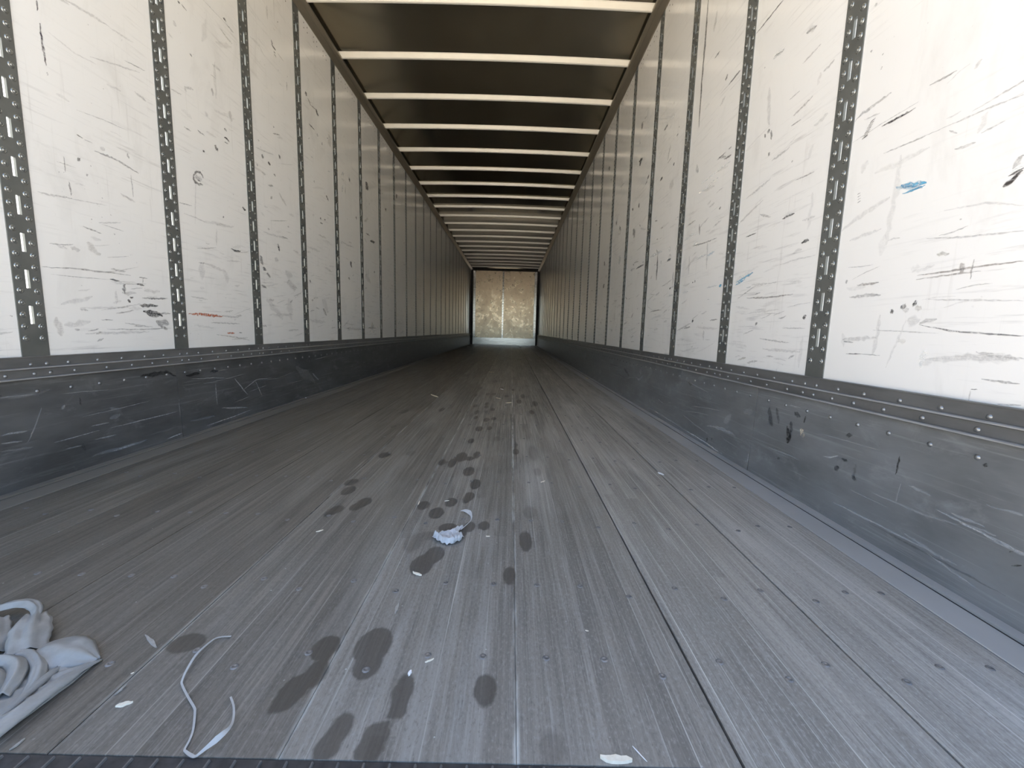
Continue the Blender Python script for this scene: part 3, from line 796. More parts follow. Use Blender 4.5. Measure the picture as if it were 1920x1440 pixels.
def mat_plain(name, c0, c1, rough=0.5, scale=20.0, metal=0.0, spec=0.5):
    t = NT(name)
    n1 = t.noise(t.mapping((1, 1, 1)), scale, 3, 0.6)
    return t.done(t.bsdf(t.mix(t.ramp(n1, 0.3, 0.7), c0, c1), rough, metal, spec, bump=n1, bump_str=0.1, bump_dist=0.001))

def mat_film(name, c0, c1, trans, rough=0.35):
    t = NT(name)
    n1 = t.noise(t.mapping((1, 1, 1)), 40.0, 4, 0.6)
    c = t.mix(t.ramp(n1, 0.3, 0.7), c0, c1)
    b = t.bsdf(c, rough, 0.0, 0.5, bump=n1, bump_str=0.3, bump_dist=0.002)
    tl = t.n('ShaderNodeBsdfTranslucent'); t.l(c, tl.inputs['Color'])
    mx = t.n('ShaderNodeMixShader'); mx.inputs[0].default_value = trans
    t.l(b, mx.inputs[1]); t.l(tl.outputs[0], mx.inputs[2])
    return t.done(mx.outputs[0])

WALL = mat_wall()
SKIN = mat_skin()
POST = mat_metal('galvanised_post_steel', (0.175, 0.182, 0.170), (0.225, 0.232, 0.218), (0.32, 0.46), 0.5, 14.0)
SCUFF = mat_metal('scuffed_liner_dim_side', (0.105, 0.108, 0.107), (0.185, 0.190, 0.190), (0.34, 0.5), 0.45, 5.0, (1, 0.8, 2.4), 0.12, ((0.38, 0.39, 0.395), 0.5))  # left liner, darkened: the dimmer light there is put into the colour
SCUFFR = mat_metal('scuffed_liner_lit_side', (0.195, 0.202, 0.205), (0.300, 0.310, 0.315), (0.34, 0.5), 0.4, 5.0, (1, 0.8, 2.4), 0.12, ((0.46, 0.475, 0.48), 0.55))  # right liner, same steel made paler for the brighter light on that side
SCUFFRAIL = mat_metal('scuff_rail_aluminium', (0.20, 0.20, 0.197), (0.29, 0.29, 0.285), (0.30, 0.44), 0.55, 7.0, (1, 0.7, 3.0), 0.08)
RIVET = mat_plain('rivet_metal', (0.20, 0.205, 0.205), (0.30, 0.305, 0.30), 0.28, 60.0, 0.7)
POSTRIV = mat_plain('galvanised_rivet', (0.30, 0.31, 0.29), (0.36, 0.37, 0.35), 0.26, 60.0, 0.7)
ROOF = mat_metal('roof_sheet_aluminium', (0.235, 0.20, 0.14), (0.29, 0.25, 0.18), (0.14, 0.20), 0.93, 1.2, (1, 1, 1), 0.05)
BOW = mat_plain('roof_bow_metal', (0.90, 0.87, 0.77), (0.86, 0.83, 0.73), 0.34, 12.0, 0.1)
RAIL = mat_metal('roof_rail_aluminium', (0.25, 0.22, 0.165), (0.34, 0.30, 0.23), (0.34, 0.46), 0.6, 3.0, (1, 0.4, 1), 0.05)
FRONT = mat_front()
STRIP = mat_metal('bright_riveted_strip', (0.95, 0.95, 0.93), (0.88, 0.88, 0.86), (0.13, 0.20), 0.95, 16.0, (1, 1, 1), 0.35)
DARK = mat_plain('dark_corner_steel', (0.040, 0.036, 0.030), (0.055, 0.048, 0.040), 0.6, 10.0)
FLOOR = mat_floor()
LIP = mat_plain('lit_ledge_edge', (0.42, 0.42, 0.41), (0.56, 0.56, 0.55), 0.36, 18.0, 0.4)  # sky light caught by the rail ledges, put into a pale colour
EDGED = mat_metal('dusty_dim_floor_edge', (0.19, 0.178, 0.155), (0.25, 0.235, 0.205), (0.5, 0.6), 0.1, 3.0, (1, 0.5, 1), 0.05)  # dusty left trim, its dimmer light also put into the colour
EDGE = mat_metal('floor_edge_aluminium', (0.42, 0.42, 0.41), (0.52, 0.52, 0.51), (0.36, 0.5), 0.3, 3.0, (1, 0.5, 1), 0.05)
SUB = mat_plain('dark_subfloor', (0.018, 0.017, 0.016), (0.026, 0.025, 0.024), 0.8)
SCREW = mat_plain('worn_floor_screw', (0.17, 0.17, 0.17), (0.26, 0.26, 0.26), 0.4, 90.0, 0.5)
SILL = mat_plain('blackened_sill_steel', (0.035, 0.034, 0.034), (0.065, 0.063, 0.062), 0.6, 60.0, 0.3)
RIB = mat_plain('worn_sill_rib', (0.10, 0.10, 0.10), (0.17, 0.17, 0.165), 0.5, 60.0, 0.3)
MARK = mat_mark()
HOLE = mat_plain('dark_rivet_hole', (0.05, 0.045, 0.035), (0.08, 0.07, 0.055), 0.6)
GROUND = mat_plain('sunlit_gravel_ground', (0.60, 0.53, 0.43), (0.68, 0.61, 0.51), 0.9, 3.0, 0.0, 0.2)
BAGM = mat_film('grey_plastic_film', (0.36, 0.355, 0.33), (0.46, 0.455, 0.43), 0.25, 0.32)
WHITEF = mat_film('white_plastic_film', (0.58, 0.59, 0.60), (0.74, 0.75, 0.76), 0.3, 0.35)
STRAPM = mat_film('white_strapping_plastic', (0.42, 0.42, 0.405), (0.52, 0.52, 0.50), 0.1, 0.4)
WOODP = mat_plain('pale_split_wood', (0.72, 0.64, 0.50), (0.82, 0.76, 0.63), 0.6, 120.0)
WOODG = mat_plain('grey_weathered_splinter', (0.30, 0.28, 0.25), (0.38, 0.36, 0.32), 0.7, 120.0)
STRAW = mat_plain('dry_straw', (0.70, 0.60, 0.40), (0.78, 0.70, 0.50), 0.6, 120.0)
FLAKE = mat_plain('white_paper_flake', (0.80, 0.80, 0.80), (0.88, 0.88, 0.88), 0.6, 120.0)

Y0, Y1 = 0.457, 15.90           # rear sill and front wall
SP = 0.60524                    # post spacing

# ------------------------------------------------------------------ ground outside
g = mesh_obj('ground', [(-60, -60, -1.28), (60, -60, -1.28), (60, 60, -1.28), (-60, 60, -1.28)], [(0, 1, 2, 3)], GROUND)
tag(g, 'pale sunlit gravel ground outside the trailer', 'ground', kind='structure')

# ------------------------------------------------------------------ floor
fl = MB().box(-1.29, 1.29, Y0, Y1 + 0.06, -0.10, -0.028).build('floor', SUB)
tag(fl, 'worn dark grey laminated hardwood trailer floor of long boards', 'floor', kind='structure')
SEAMS = [-1.142, -0.860, -0.572, -0.285, 0.003, 0.302, 0.590, 0.876, 1.142]
GAPS = {0.302: 0.0006, 0.003: 0.0006, 0.590: 0.0042, 0.876: 0.0042, 1.142: 0.002, -1.142: 0.002}
st = np.array([s[:4] for s in STAINS]); sk = np.array([s[4] for s in STAINS])
def stain_sdf(P, sel):
    S = st[sel]
    d = np.full(len(P), 1.0)
    for cx, cy, rx, ry in S:
        near = (abs(P[:, 0] - cx) < rx + .12) & (abs(P[:, 1] - cy) < ry + .3)
        if not near.any():
            continue
        q = P[near]
        v = (np.sqrt(((q[:, 0] - cx) / rx) ** 2 + ((q[:, 1] - cy) / ry) ** 2) - 1) * min(rx, ry)
        d[near] = np.minimum(d[near], v)
    return d
BOARD_TONE = [0.20, 0.10, 0.16, 0.30, 0.52, 0.58, 0.78, 0.92]   # boards differ; dimmer left and brighter right light put in as browner and paler
ys = np.concatenate([np.arange(Y0, 2.2, 0.011), np.arange(2.2, 6.0, 0.04), np.linspace(6.0, Y1, 40)])
for i in range(8):
    ga, gb = GAPS.get(SEAMS[i], 0.0016) / 2, GAPS.get(SEAMS[i + 1], 0.0016) / 2
    xa, xb = SEAMS[i] + ga, SEAMS[i + 1] - gb
    xs = np.concatenate([[xa, xa + 0.0015], np.linspace(xa + 0.012, xb - 0.012, 25), [xb - 0.0015, xb]])
    nx, ny = len(xs), len(ys)
    XX, YY = np.meshgrid(xs, ys)
    ZZ = np.zeros_like(XX); ZZ[:, 0] = -0.0012; ZZ[:, -1] = -0.0012
    V = np.stack([XX.ravel(), YY.ravel(), ZZ.ravel()], 1)
    idx = np.arange(nx * ny).reshape(ny, nx)
    F = np.stack([idx[:-1, :-1], idx[:-1, 1:], idx[1:, 1:], idx[1:, :-1]], -1).reshape(-1, 4).tolist()
    # sides and end of the board
    b = len(V)
    base = []
    for k in (0, nx - 1):
        for j in (0, ny - 1):
            base.append((xs[k], ys[j], -0.03))
    V = np.concatenate([V, np.array(base)])
    a0, a1, b0, b1 = idx[0, 0], idx[-1, 0], idx[0, -1], idx[-1, -1]
    F += [[int(v) for v in idx[:, 0]] + [b + 1, b + 0], [int(v) for v in idx[::-1, -1]] + [b + 2, b + 3],
          [int(v) for v in idx[0, ::-1]] + [b + 0, b + 2], [int(v) for v in idx[-1, :]] + [b + 3, b + 1]]
    pl = mesh_obj('floor_plank', V, F, FLOOR, fl)
    for nm, sel in (('stain', sk > 0.7), ('stain_faint', sk < 0.7)):
        at = pl.data.attributes.new(nm, 'FLOAT', 'POINT')
        at.data.foreach_set('value', stain_sdf(V, sel).astype(np.float32))
    at = pl.data.attributes.new('board_tone', 'FLOAT', 'POINT')
    at.data.foreach_set('value', np.full(len(V), BOARD_TONE[i], np.float32))
    # screw heads: three across a board on every cross member
    if i == 0:
        scm = MB().lathe([(0, 0.0004), (0.0022, 0.0003), (0.0032, 0.0012), (0.0052, 0.0012), (0.0066, 0.0)], 10).mesh('floor_screw', SCREW, True)
    k = 0
    for yb in (0.612, 0.812, 1.117, 1.42, 1.73, 2.03, 2.34, 2.64, 2.95):
        for q, fx in enumerate((0.19, 0.5, 0.83)):
            dy = -0.016 if (i + q) % 3 == 1 else 0.016
            s = link('floor_screw', scm, None, pl, (xa + (xb - xa) * fx + random.uniform(-.006, .006), yb + dy, 0.0001))
for sx in (-1, 1):
    pr = [(1.1432, -0.028), (1.1432, -0.0004), (1.145, 0.0006), (1.2165, 0.0006), (1.2178, -0.010), (1.2238, -0.010),
          (1.2240, 0.0045), (1.2475, 0.0045), (1.27, 0.0045), (1.27, -0.028)]
    MB().extrude_y([(sx * x, z) for x, z in pr], Y0, Y1).build('edge_trim', EDGED if sx < 0 else EDGE, fl)
    gx = sorted((sx * 1.2170, sx * 1.2240))
    MB().box(gx[0], gx[1], Y0 + .002, Y1, -0.012, -0.0012).build('groove_fill', SUB, fl)  # dark strip filling the groove so it reads as a black line

# ------------------------------------------------------------------ rear sill
sill = MB().box(-1.29, 1.29, 0.27, Y0 - 0.001, -0.10, -0.0012).build('door_sill', SILL)
tag(sill, 'blackened steel rear sill with ribbed grip edge', 'sill', kind='structure')
ribm = MB().extrude_y([(-0.0020, -0.0015), (-0.0010, 0.0012), (0.0010, 0.0012), (0.0020, -0.0015)], 0.30, Y0 - 0.004).mesh('grip_rib', RIB)
for k in range(76):
    link('grip_rib', ribm, None, sill, (-1.2 + k * 0.032, 0, 0))

# ------------------------------------------------------------------ side walls
riv_prof = [(0, 0.0042), (0.0022, 0.0040), (0.0040, 0.0028), (0.0050, 0.0010), (0.0066, 0.0026), (0.0082, 0.0022), (0.0096, 0.0)]
dome = [(0, 0.0042), (0.0030, 0.0036), (0.0052, 0.0020), (0.0064, 0.0)]
tiny = [(0, 0.0040), (0.0048, 0.0028), (0.0082, 0.0)]
COLS = {'k': (.016, .014, .012), 'd': (.06, .05, .045), 'g': (.27, .26, .245), 'p': (.085, .065, .075), 't': (.40, .35, .28), 'o': (.33, .31, .22),
        'w': (.93, .93, .90), 'b': (.10, .42, .64), 'r': (.62, .15, .04), 'u': (.17, .115, .08), 's': (.66, .68, .69), 'y': (.80, .70, .54)}
def marks_mesh(name, marks, xf, sgn, rng):
    """thin soft-edged strokes lying on a wall; xf(z) gives the wall surface"""
    V, F, C = [], [], []
    for pts, w, ck, al in marks:
        P = [np.array(p, float) for p in pts]
        # resample
        L = [0.0]
        for a, b in zip(P[:-1], P[1:]):
            L.append(L[-1] + float(np.hypot(*(b - a))))
        n = int(min(22, max(5, L[-1] / max(w * 0.7, 0.006))))
        base = len(V)
        col = COLS[ck]
        if w > 0.011 and ck in 'gtous':
            al = al * 0.6
        for k in range(n + 1):
            s = L[-1] * k / n
            j = max(i for i in range(len(L) - 1) if L[i] <= s + 1e-9) if L[-1] > 0 else 0
            j = min(j, len(P) - 2)
            f = (s - L[j]) / max(L[j + 1] - L[j], 1e-6)
            p = P[j] * (1 - f) + P[j + 1] * f
            d = P[j + 1] - P[j]; d = d / (np.hypot(*d) + 1e-9)
            nrm = np.array([-d[1], d[0]])
            t = k / n
            wd = 0.8 * w * min(1.0, 0.30 + 2.6 * min(t, 1 - t)) * rng.uniform(0.65, 1.2)
            off = rng.uniform(-0.18, 0.18) * w
            a = al * rng.uniform(0.75, 1.0)
            for q, aa in ((-0.72, 0.0), (-0.36, a), (0.36, a), (0.72, 0.0)):
                r_ = p + nrm * (q * wd + off)
                V.append((xf(r_[1]), r_[0], r_[1]))
                C.append((*col, aa))
        for k in range(n):
            for q in range(3):
                i0 = base + k * 4 + q
                F.append((i0, i0 + 1, i0 + 5, i0 + 4))
    me = bpy.data.meshes.new(name)
    me.from_pydata(V, [], F); me.update()
    ca = me.color_attributes.new('mark', 'FLOAT_COLOR', 'POINT')
    ca.data.foreach_set('color', np.array(C, np.float32).ravel())
    me.materials.append(MARK)
    return me

def side_wall(s, name, label, p0, marks, smarks, joints):
    rng = random.Random(5 if s < 0 else 9)
    xs_ = s * 1.2772
    w = mesh_obj(name, [(xs_, Y0, -0.03), (xs_, Y1 + 0.05, -0.03), (xs_, Y1 + 0.05, 2.77), (xs_, Y0, 2.77)], [(0, 1, 2, 3)], SKIN)
    tag(w, label, 'wall', kind='structure')
    ks = list(range(-1, 24))
    ypos = [p0 + SP * k for k in ks]
    # --- posts
    SL, SW, SPITCH = 0.0575, 0.0060, 0.1134
    zb, zt = 0.405, 2.765
    xa, xb = sorted((s * 1.2692, s * 1.2722))
    mb = MB()
    xc, xd = sorted((s * 1.2692, s * 1.2770))
    mb.box(xa, xb, -0.040, -0.0125, zb, zt).box(xa, xb, 0.0125, 0.040, zb, zt)
    mb.box(xc, xd, -0.0125, -SW, zb, zt).box(xc, xd, SW, 0.0125, zb, zt)      # the slots have some depth
    z = zb
    zc = 0.549 if s < 0 else 0.5425
    while zc < 2.6:
        mb.box(xc, xd, -SW, SW, z, zc - SL / 2)
        z = zc + SL / 2
        zc += SPITCH
    mb.box(xc, xd, -SW, SW, z, zt)
    postm = mb.mesh('wall_post', POST)
    rivm = MB().lathe(riv_prof, 12, axis='x', sgn=-s).mesh('rivet', POSTRIV, True)
    far = MB()
    zr = []
    zz = 0.474 if s < 0 else 0.468
    while zz < 2.70:
        zr.append(zz); zz += 0.0378
    for zz in zr:
        for dy in (-0.024, 0.024):
            far.lathe(tiny, 6, (s * 1.2692, dy, zz), 'x', -s)
    farm = far.mesh('rivet_rows', POSTRIV, True)
    for k, y in zip(ks, ypos):
        po = link('wall_post', postm, None, w, (0, y, 0))
        if k in (0, 1):
            for zz in zr:
                for dy in (-0.024, 0.024):
                    link('rivet', rivm, None, po, (s * 1.2692, dy, zz))
        else:
            tag(link('rivet_rows', farm, None, po), kind='stuff')
    # --- white panels between the posts
    edges = [Y0 - 0.02] + ypos + [Y1 + 0.02]
    hol = MB()
    for cy in (0.085, 0.235, 0.395):
        for dy, dz in ((0, 0), (0, -0.034), (0.052, 0), (0.052, -0.034)):
            hol.lathe([(0, 0.0008), (0.0042, 0.0006), (0.0050, 0.0)], 6, (s * 1.2720, cy + dy, 2.700 + dz), 'x', -s)
    holm = hol.mesh('rivet_heads', HOLE)
    for a, b in zip(edges[:-1], edges[1:]):
        x0, x1 = sorted((s * 1.2722, s * 1.2766))
        pn = MB().box(x0, x1, a + 0.0130, b - 0.0130, 0.34, 2.765).build('wall_panel', WALL, w)
        if b - a > 0.5:
            tag(link('rivet_heads', holm, None, pn, (0, a + 0.035, 0)), kind='stuff')
        mm = [m for m in marks if a <= m[0][0][0] < b]
        # more small random rubs on the farther panels
        if a > 2.3:
            for _ in range(7):
                yy, z0 = rng.uniform(a + .06, b - .12), rng.choice([rng.uniform(.45, 1.1), rng.uniform(.9, 2.2)])
                ln, an = rng.uniform(.015, .09), rng.uniform(-.5, .5) if rng.random() < .7 else 1.5
                mm.append(([(yy, z0), (yy + ln * math.cos(an) * .7, z0 + ln * math.sin(an))], rng.uniform(.006, .018), rng.choice('kddggu'), rng.uniform(.4, .9)))
        if a > 0.7 and b - a > .5:
            for _ in range(34 if a < 3.5 else 16):      # the faint general scuffing, mostly level rubs
                yy, z0 = rng.uniform(a + .05, b - .15), rng.choice([rng.uniform(.44, .85), rng.uniform(.5, 1.3), rng.uniform(.6, 2.4)])
                ln, an = rng.choice([rng.uniform(.02, .08), rng.uniform(.05, .22)]), rng.gauss(0.10 * s * -1, .12)
                mm.append(([(yy, z0), (yy + ln * .5, z0 + ln * .5 * math.sin(an) + rng.uniform(-.004, .004)), (yy + ln, z0 + ln * math.sin(an))],
                           rng.choice([.003, .004, .006, .010, .016]), rng.choice('ggggudo'), rng.uniform(.12, .45)))
        mm = [m for m in mm if min(p[1] for p in m[0]) > 0.41]
        mm = [([(min(max(p[0], a + .042), b - .042), p[1]) for p in m[0]], *m[1:]) for m in mm]
        if mm:
            me = marks_mesh('scuff_marks', mm, lambda z: s * 1.2716, s, rng)
            tag(link('scuff_marks', me, None, pn), kind='stuff')
    # --- riveted rail on top of the liner
    prof = [(1.2715, 0.416), (1.2600, 0.416), (1.2590, 0.414), (1.2600, 0.412), (1.2622, 0.412), (1.2622, 0.3830), (1.2535, 0.3800), (1.2525, 0.3785), (1.2535, 0.3770), (1.2575, 0.3750), (1.2575, 0.3515),
            (1.2470, 0.3485), (1.2460, 0.3468), (1.2470, 0.3450), (1.2600, 0.3420), (1.2715, 0.3400)]
    rail = MB().extrude_y([(s * x, z) for x, z in prof], Y0, Y1).build('scuff_rail', SCUFFRAIL, w)
    for zl, xl in ((0.3785, 1.2515), (0.3468, 1.2450)):  # pale strips added to draw the light along both ledges
        MB().extrude_y([(s * (xl + .0008), zl - .0012), (s * (xl + .0008), zl + .0014), (s * (xl + .0050), zl + .0032), (s * (xl + .0060), zl + .0022), (s * (xl + .0016), zl)], Y0, Y1).build('rail_lip', LIP, rail)
    # --- liner plates with their joints
    def xplate(z):
        return s * (1.2480 + 0.0135 * z / 0.35)
    jy = [Y0] + joints + [Y1]
    plates = []
    for a, b in zip(jy[:-1], jy[1:]):
        p_ = [(1.2480, 0.002), (1.2490, 0.0), (1.2615, 0.346), (1.2715, 0.346), (1.2715, 0.0)]
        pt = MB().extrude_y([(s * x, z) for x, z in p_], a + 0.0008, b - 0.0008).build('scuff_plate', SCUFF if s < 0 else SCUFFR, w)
        plates.append((a, b, pt))
        mm = [m for m in smarks if a <= m[0][0][0] < b and max(p[1] for p in m[0]) < 0.345]
        mm = [([(min(max(p[0], a + .004), b - .004), max(p[1], 0.006)) for p in m[0]], *m[1:]) for m in mm]
        for _ in range(int((b - a) * 7)):
            yy, z0 = rng.uniform(a + .05, b - .4), rng.uniform(.02, .30)
            ln, an = rng.uniform(.05, .35), rng.uniform(-.12, .12)
            mm.append(([(yy, z0), (yy + ln * .5, z0 + ln * math.sin(an) * .4), (yy + ln, z0 + ln * math.sin(an))], rng.uniform(.002, .007), rng.choice('sssk'), rng.uniform(.2, .6)))
        mm = [m for m in mm if min(p[1] for p in m[0]) > 0.004 and max(p[1] for p in m[0]) < .34]
        tag(link('scratches', marks_mesh('scratches', mm, lambda z: xplate(z) - s * 0.0007, s, rng), None, pt), kind='stuff')
    domem = MB().lathe(dome, 10, axis='x', sgn=-s).mesh('rivet', RIVET, True)
    rest = MB()
    y = Y0 + 0.05
    rows = []
    for zz, xx in ((0.3905, 1.2622), (0.3605, 1.2575)):
        ph = 0.0 if zz > .38 else 0.03
        for yp in ypos:
            for dy in (-0.0225, 0.0225, 0.092 + ph * .5, 0.192 + ph, 0.294 + ph, 0.396 + ph, 0.490 + ph * .5):
                rows.append((zz, xx, yp + dy + rng.uniform(-.004, .004)))
    for zz, xx, yy in rows:
        if not (Y0 + .02 < yy < Y1 - .1):
            continue
        if yy < 3.0:
            link('rivet', domem, None, rail, (s * xx, yy, zz))
        else:
            rest.lathe(tiny, 6, (s * xx, yy, zz), 'x', -s)
    tag(rest.build('rivet_rows', RIVET, rail, True), kind='stuff')
    for a, b, pt in plates:
        far = MB(); nf = 0
        yy = a + 0.05 + (0.0 if a > 1 else 0.026)
        while yy < b - 0.03:
            if yy < 3.0:
                link('rivet', domem, None, pt, (xplate(0.303), yy + rng.uniform(-.004, .004), 0.303))
            else:
                far.lathe(tiny, 6, (xplate(0.303), yy, 0.303), 'x', -s); nf += 1
            yy += 0.1016
        if nf:
            tag(far.build('rivet_rows', RIVET, pt, True), kind='stuff')
    return w

side_wall(-1, 'wall_left', 'left trailer side wall of white panels, slotted grey posts and dark kick liner', 1.36167, MARKS_L, MARKS_LS, [1.908, 4.74, 7.8, 10.8, 13.6])
side_wall(1, 'wall_right', 'right trailer side wall of white panels, slotted grey posts and dark kick liner', 1.34532, MARKS_R, MARKS_RS, [1.62, 4.60, 7.6, 10.6, 13.6])

# ------------------------------------------------------------------ roof
def crown(x):
    return 0.016 * (1 - (x / 1.22) ** 2)
xs = np.linspace(-1.30, 1.30, 27)
prof = [(x, 2.8195 + crown(x)) for x in xs] + [(x, 2.8235 + crown(x)) for x in xs[::-1]]
cl = MB().extrude_y(prof, Y0, Y1 + 0.06).build('ceiling', ROOF, None, True)
tag(cl, 'dull aluminium trailer roof sheet carried on pale cross bows', 'ceiling', kind='structure')
sec = [(-0.012, 0.042), (-0.004, 0.037), (0.003, 0.005), (0.006, 0.002), (0.010, 0.0), (0.022, 0.0), (0.026, 0.004), (0.032, 0.037), (0.042, 0.042)]
bx = np.linspace(-1.235, 1.235, 17)
bv, bf = [], []
for x in bx:
    for yy, zz in sec:
        bv.append((x, yy, 2.7785 + crown(x) + zz))
n = len(sec)
for i in range(len(bx) - 1):
    for j in range(n - 1):
        bf.append((i * n + j, i * n + j + 1, (i + 1) * n + j + 1, (i + 1) * n + j))
bowm = bpy.data.meshes.new('roof_bow'); bowm.from_pydata(bv, [], bf); bowm.update(); bowm.materials.append(BOW)
bm = bmesh.new(); bm.from_mesh(bowm); bmesh.ops.recalc_face_normals(bm, faces=bm.faces); bm.to_mesh(bowm); bm.free()
k = -4
while 3.217 + 0.6096 * k < Y1 - 0.12:
    link('roof_bow', bowm, None, cl, (0, 3.217 + 0.6096 * k - 0.015, 0))
    k += 1
for i, s in enumerate((-1, 1)):
    pr = [(1.2720, 2.731), (1.2640, 2.7285), (1.2600, 2.7300), (1.2300, 2.7520), (1.2270, 2.7500), (1.2100, 2.7640), (1.2065, 2.7700),
          (1.2065, 2.7860), (1.2110, 2.7860), (1.2110, 2.7800), (1.2600, 2.7800), (1.2600, 2.8220), (1.2950, 2.8220), (1.2950, 2.731)]
    t_ = MB().extrude_y([(s * x, z) for x, z in pr], Y0, Y1 + 0.06).build('trim_%d' % (i + 1), RAIL)
    tag(t_, 'brownish aluminium roof rail along the top of the %s wall' % ('left' if s < 0 else 'right'), 'rail', kind='structure')

# ------------------------------------------------------------------ front wall
wf = MB().box(-1.30, 1.30, Y1 + 0.03, Y1 + 0.06, -0.10, 2.83).build('wall_front', DARK)
tag(wf, 'stained metal front wall at the far end of the trailer', 'wall', kind='structure')
MB().box(-1.10, -0.098, Y1, Y1 + 0.028, 0.26, 2.735).build('front_panel', FRONT, wf)
MB().box(-0.040, 1.10, Y1, Y1 + 0.028, 0.26, 2.735).build('front_panel', FRONT, wf)
MB().box(-1.19, 1.19, Y1 - 0.006, Y1 + 0.028, 0.0, 0.258).build('kick_plate', STRIP, wf)
tiny_y = []
def strip(x0, x1, name):
    m = MB().box(x0, x1, Y1 - 0.004, Y1 + 0.028, 0.262, 2.735)
    o = m.build(name, STRIP, wf)
    r_ = MB()
    for k in range(40):
        z = 0.30 + k * 0.06
        for x in (x0 * .75 + x1 * .25, x0 * .25 + x1 * .75):
            r_.box(x - .011, x + .011, Y1 - 0.008, Y1 - 0.0041, z - .012, z + .012)
    tag(r_.build('rivet_rows', POST, o), kind='stuff')
strip(-1.19, -1.104, 'edge_strip')
strip(1.104, 1.19, 'edge_strip')
strip(-0.096, -0.042, 'joint_strip')
for s in (-1, 1):
    x0, x1 = sorted((s * 1.192, s * 1.272))
    MB().box(x0, x1, Y1 - 0.06, Y1 + 0.028, 0.0, 2.79).build('corner_post', DARK, wf)
MB().box(-1.19, 1.19, Y1 - 0.05, Y1 + 0.028, 2.738, 2.83).build('header_rail', DARK, wf)

# ------------------------------------------------------------------ things lying on the floor
def ribbon(name, path, widths, mat, label=None, cat=None, thick=0.0006, tilts=None, parent=None, sub=5):
    """a narrow band following 3D points; tilt turns it from lying flat (0) to standing (90)"""
    P = [Vector(p) for p in path]
    Q, W, T = [], [], []
    tilts = tilts or [0] * len(P)
    for i in range(len(P) - 1):
        p0, p1, p2, p3 = P[max(i - 1, 0)], P[i], P[i + 1], P[min(i + 2, len(P) - 1)]
        for k in range(sub):
            t = k / sub
            Q.append(0.5 * ((2 * p1) + (p2 - p0) * t + (2 * p0 - 5 * p1 + 4 * p2 - p3) * t * t + (3 * p1 - p0 - 3 * p2 + p3) * t ** 3))
            W.append(widths[i] * (1 - t) + widths[i + 1] * t)
            T.append(tilts[i] * (1 - t) + tilts[i + 1] * t)
    Q.append(P[-1]); W.append(widths[-1]); T.append(tilts[-1])
    V, F = [], []
    for i, q in enumerate(Q):
        d = (Q[min(i + 1, len(Q) - 1)] - Q[max(i - 1, 0)]).normalized()
        side = d.cross(Vector((0, 0, 1))).normalized()
        a = R(T[i])
        v = side * math.cos(a) + Vector((0, 0, 1)) * math.sin(a)
        nrm = d.cross(v).normalized()
        for q1, q2 in ((-1, -1), (1, -1), (1, 1), (-1, 1)):
            pt = q + v * (q1 * W[i] / 2) + nrm * (q2 * thick / 2)
            pt.z = max(pt.z, 0.0003)
            V.append(pt)
    for i in range(len(Q) - 1):
        for k in range(4):
            F.append((i * 4 + k, i * 4 + (k + 1) % 4, i * 4 + 4 + (k + 1) % 4, i * 4 + 4 + k))
    F += [(3, 2, 1, 0), tuple(len(V) - 4 + k for k in range(4))]
    o = mesh_obj(name, V, F, mat, parent)
    if label:
        tag(o, label, cat)
    return o

def film(name, outline, hfun, mat, label=None, cat=None, cuts=4, parent=None, thick=0.0008, ragged=0.0):
    """thin sheet filling an outline on the floor, lifted into folds by hfun(x, y, distance to the rim)"""
    bm = bmesh.new()
    vs_ = [bm.verts.new((x, y, 0)) for x, y in outline]
    es = [bm.edges.new((vs_[i], vs_[(i + 1) % len(vs_)])) for i in range(len(vs_))]
    bmesh.ops.triangle_fill(bm, use_beauty=True, edges=es)
    for _ in range(cuts):
        bmesh.ops.subdivide_edges(bm, edges=bm.edges[:], cuts=1, use_grid_fill=True)
        bmesh.ops.beautify_fill(bm, faces=bm.faces[:], edges=[e for e in bm.edges if not e.is_boundary])
    O = [Vector((x, y)) for x, y in outline]
    def rim(p):
        best = 9.0
        for i in range(len(O)):
            a, b = O[i], O[(i + 1) % len(O)]
            t = max(0, min(1, (p - a).dot(b - a) / max((b - a).length_squared, 1e-9)))
            best = min(best, (p - a - (b - a) * t).length)
        return best
    for v in bm.verts:
        d = rim(Vector((v.co.x, v.co.y)))
        v.co.z = max(0.0012, hfun(v.co.x, v.co.y, d))
        if d < 1e-5 and ragged:
            v.co.x += ragged * mnoise.noise(Vector((v.co.x * 230, v.co.y * 230, 1.0)))
            v.co.y += 2 * ragged * mnoise.noise(Vector((v.co.x * 230, v.co.y * 230, 7.0)))
    bmesh.ops.recalc_face_normals(bm, faces=bm.faces)
    me = bpy.data.meshes.new(name); bm.to_mesh(me); bm.free()
    me.polygons.foreach_set('use_smooth', [True] * len(me.polygons))
    o = link(name, me, mat, parent)
    so = o.modifiers.new('thickness', 'SOLIDIFY'); so.thickness = thick; so.offset = -1
    if label:
        tag(o, label, cat)
    return o

from mathutils import noise as mnoise
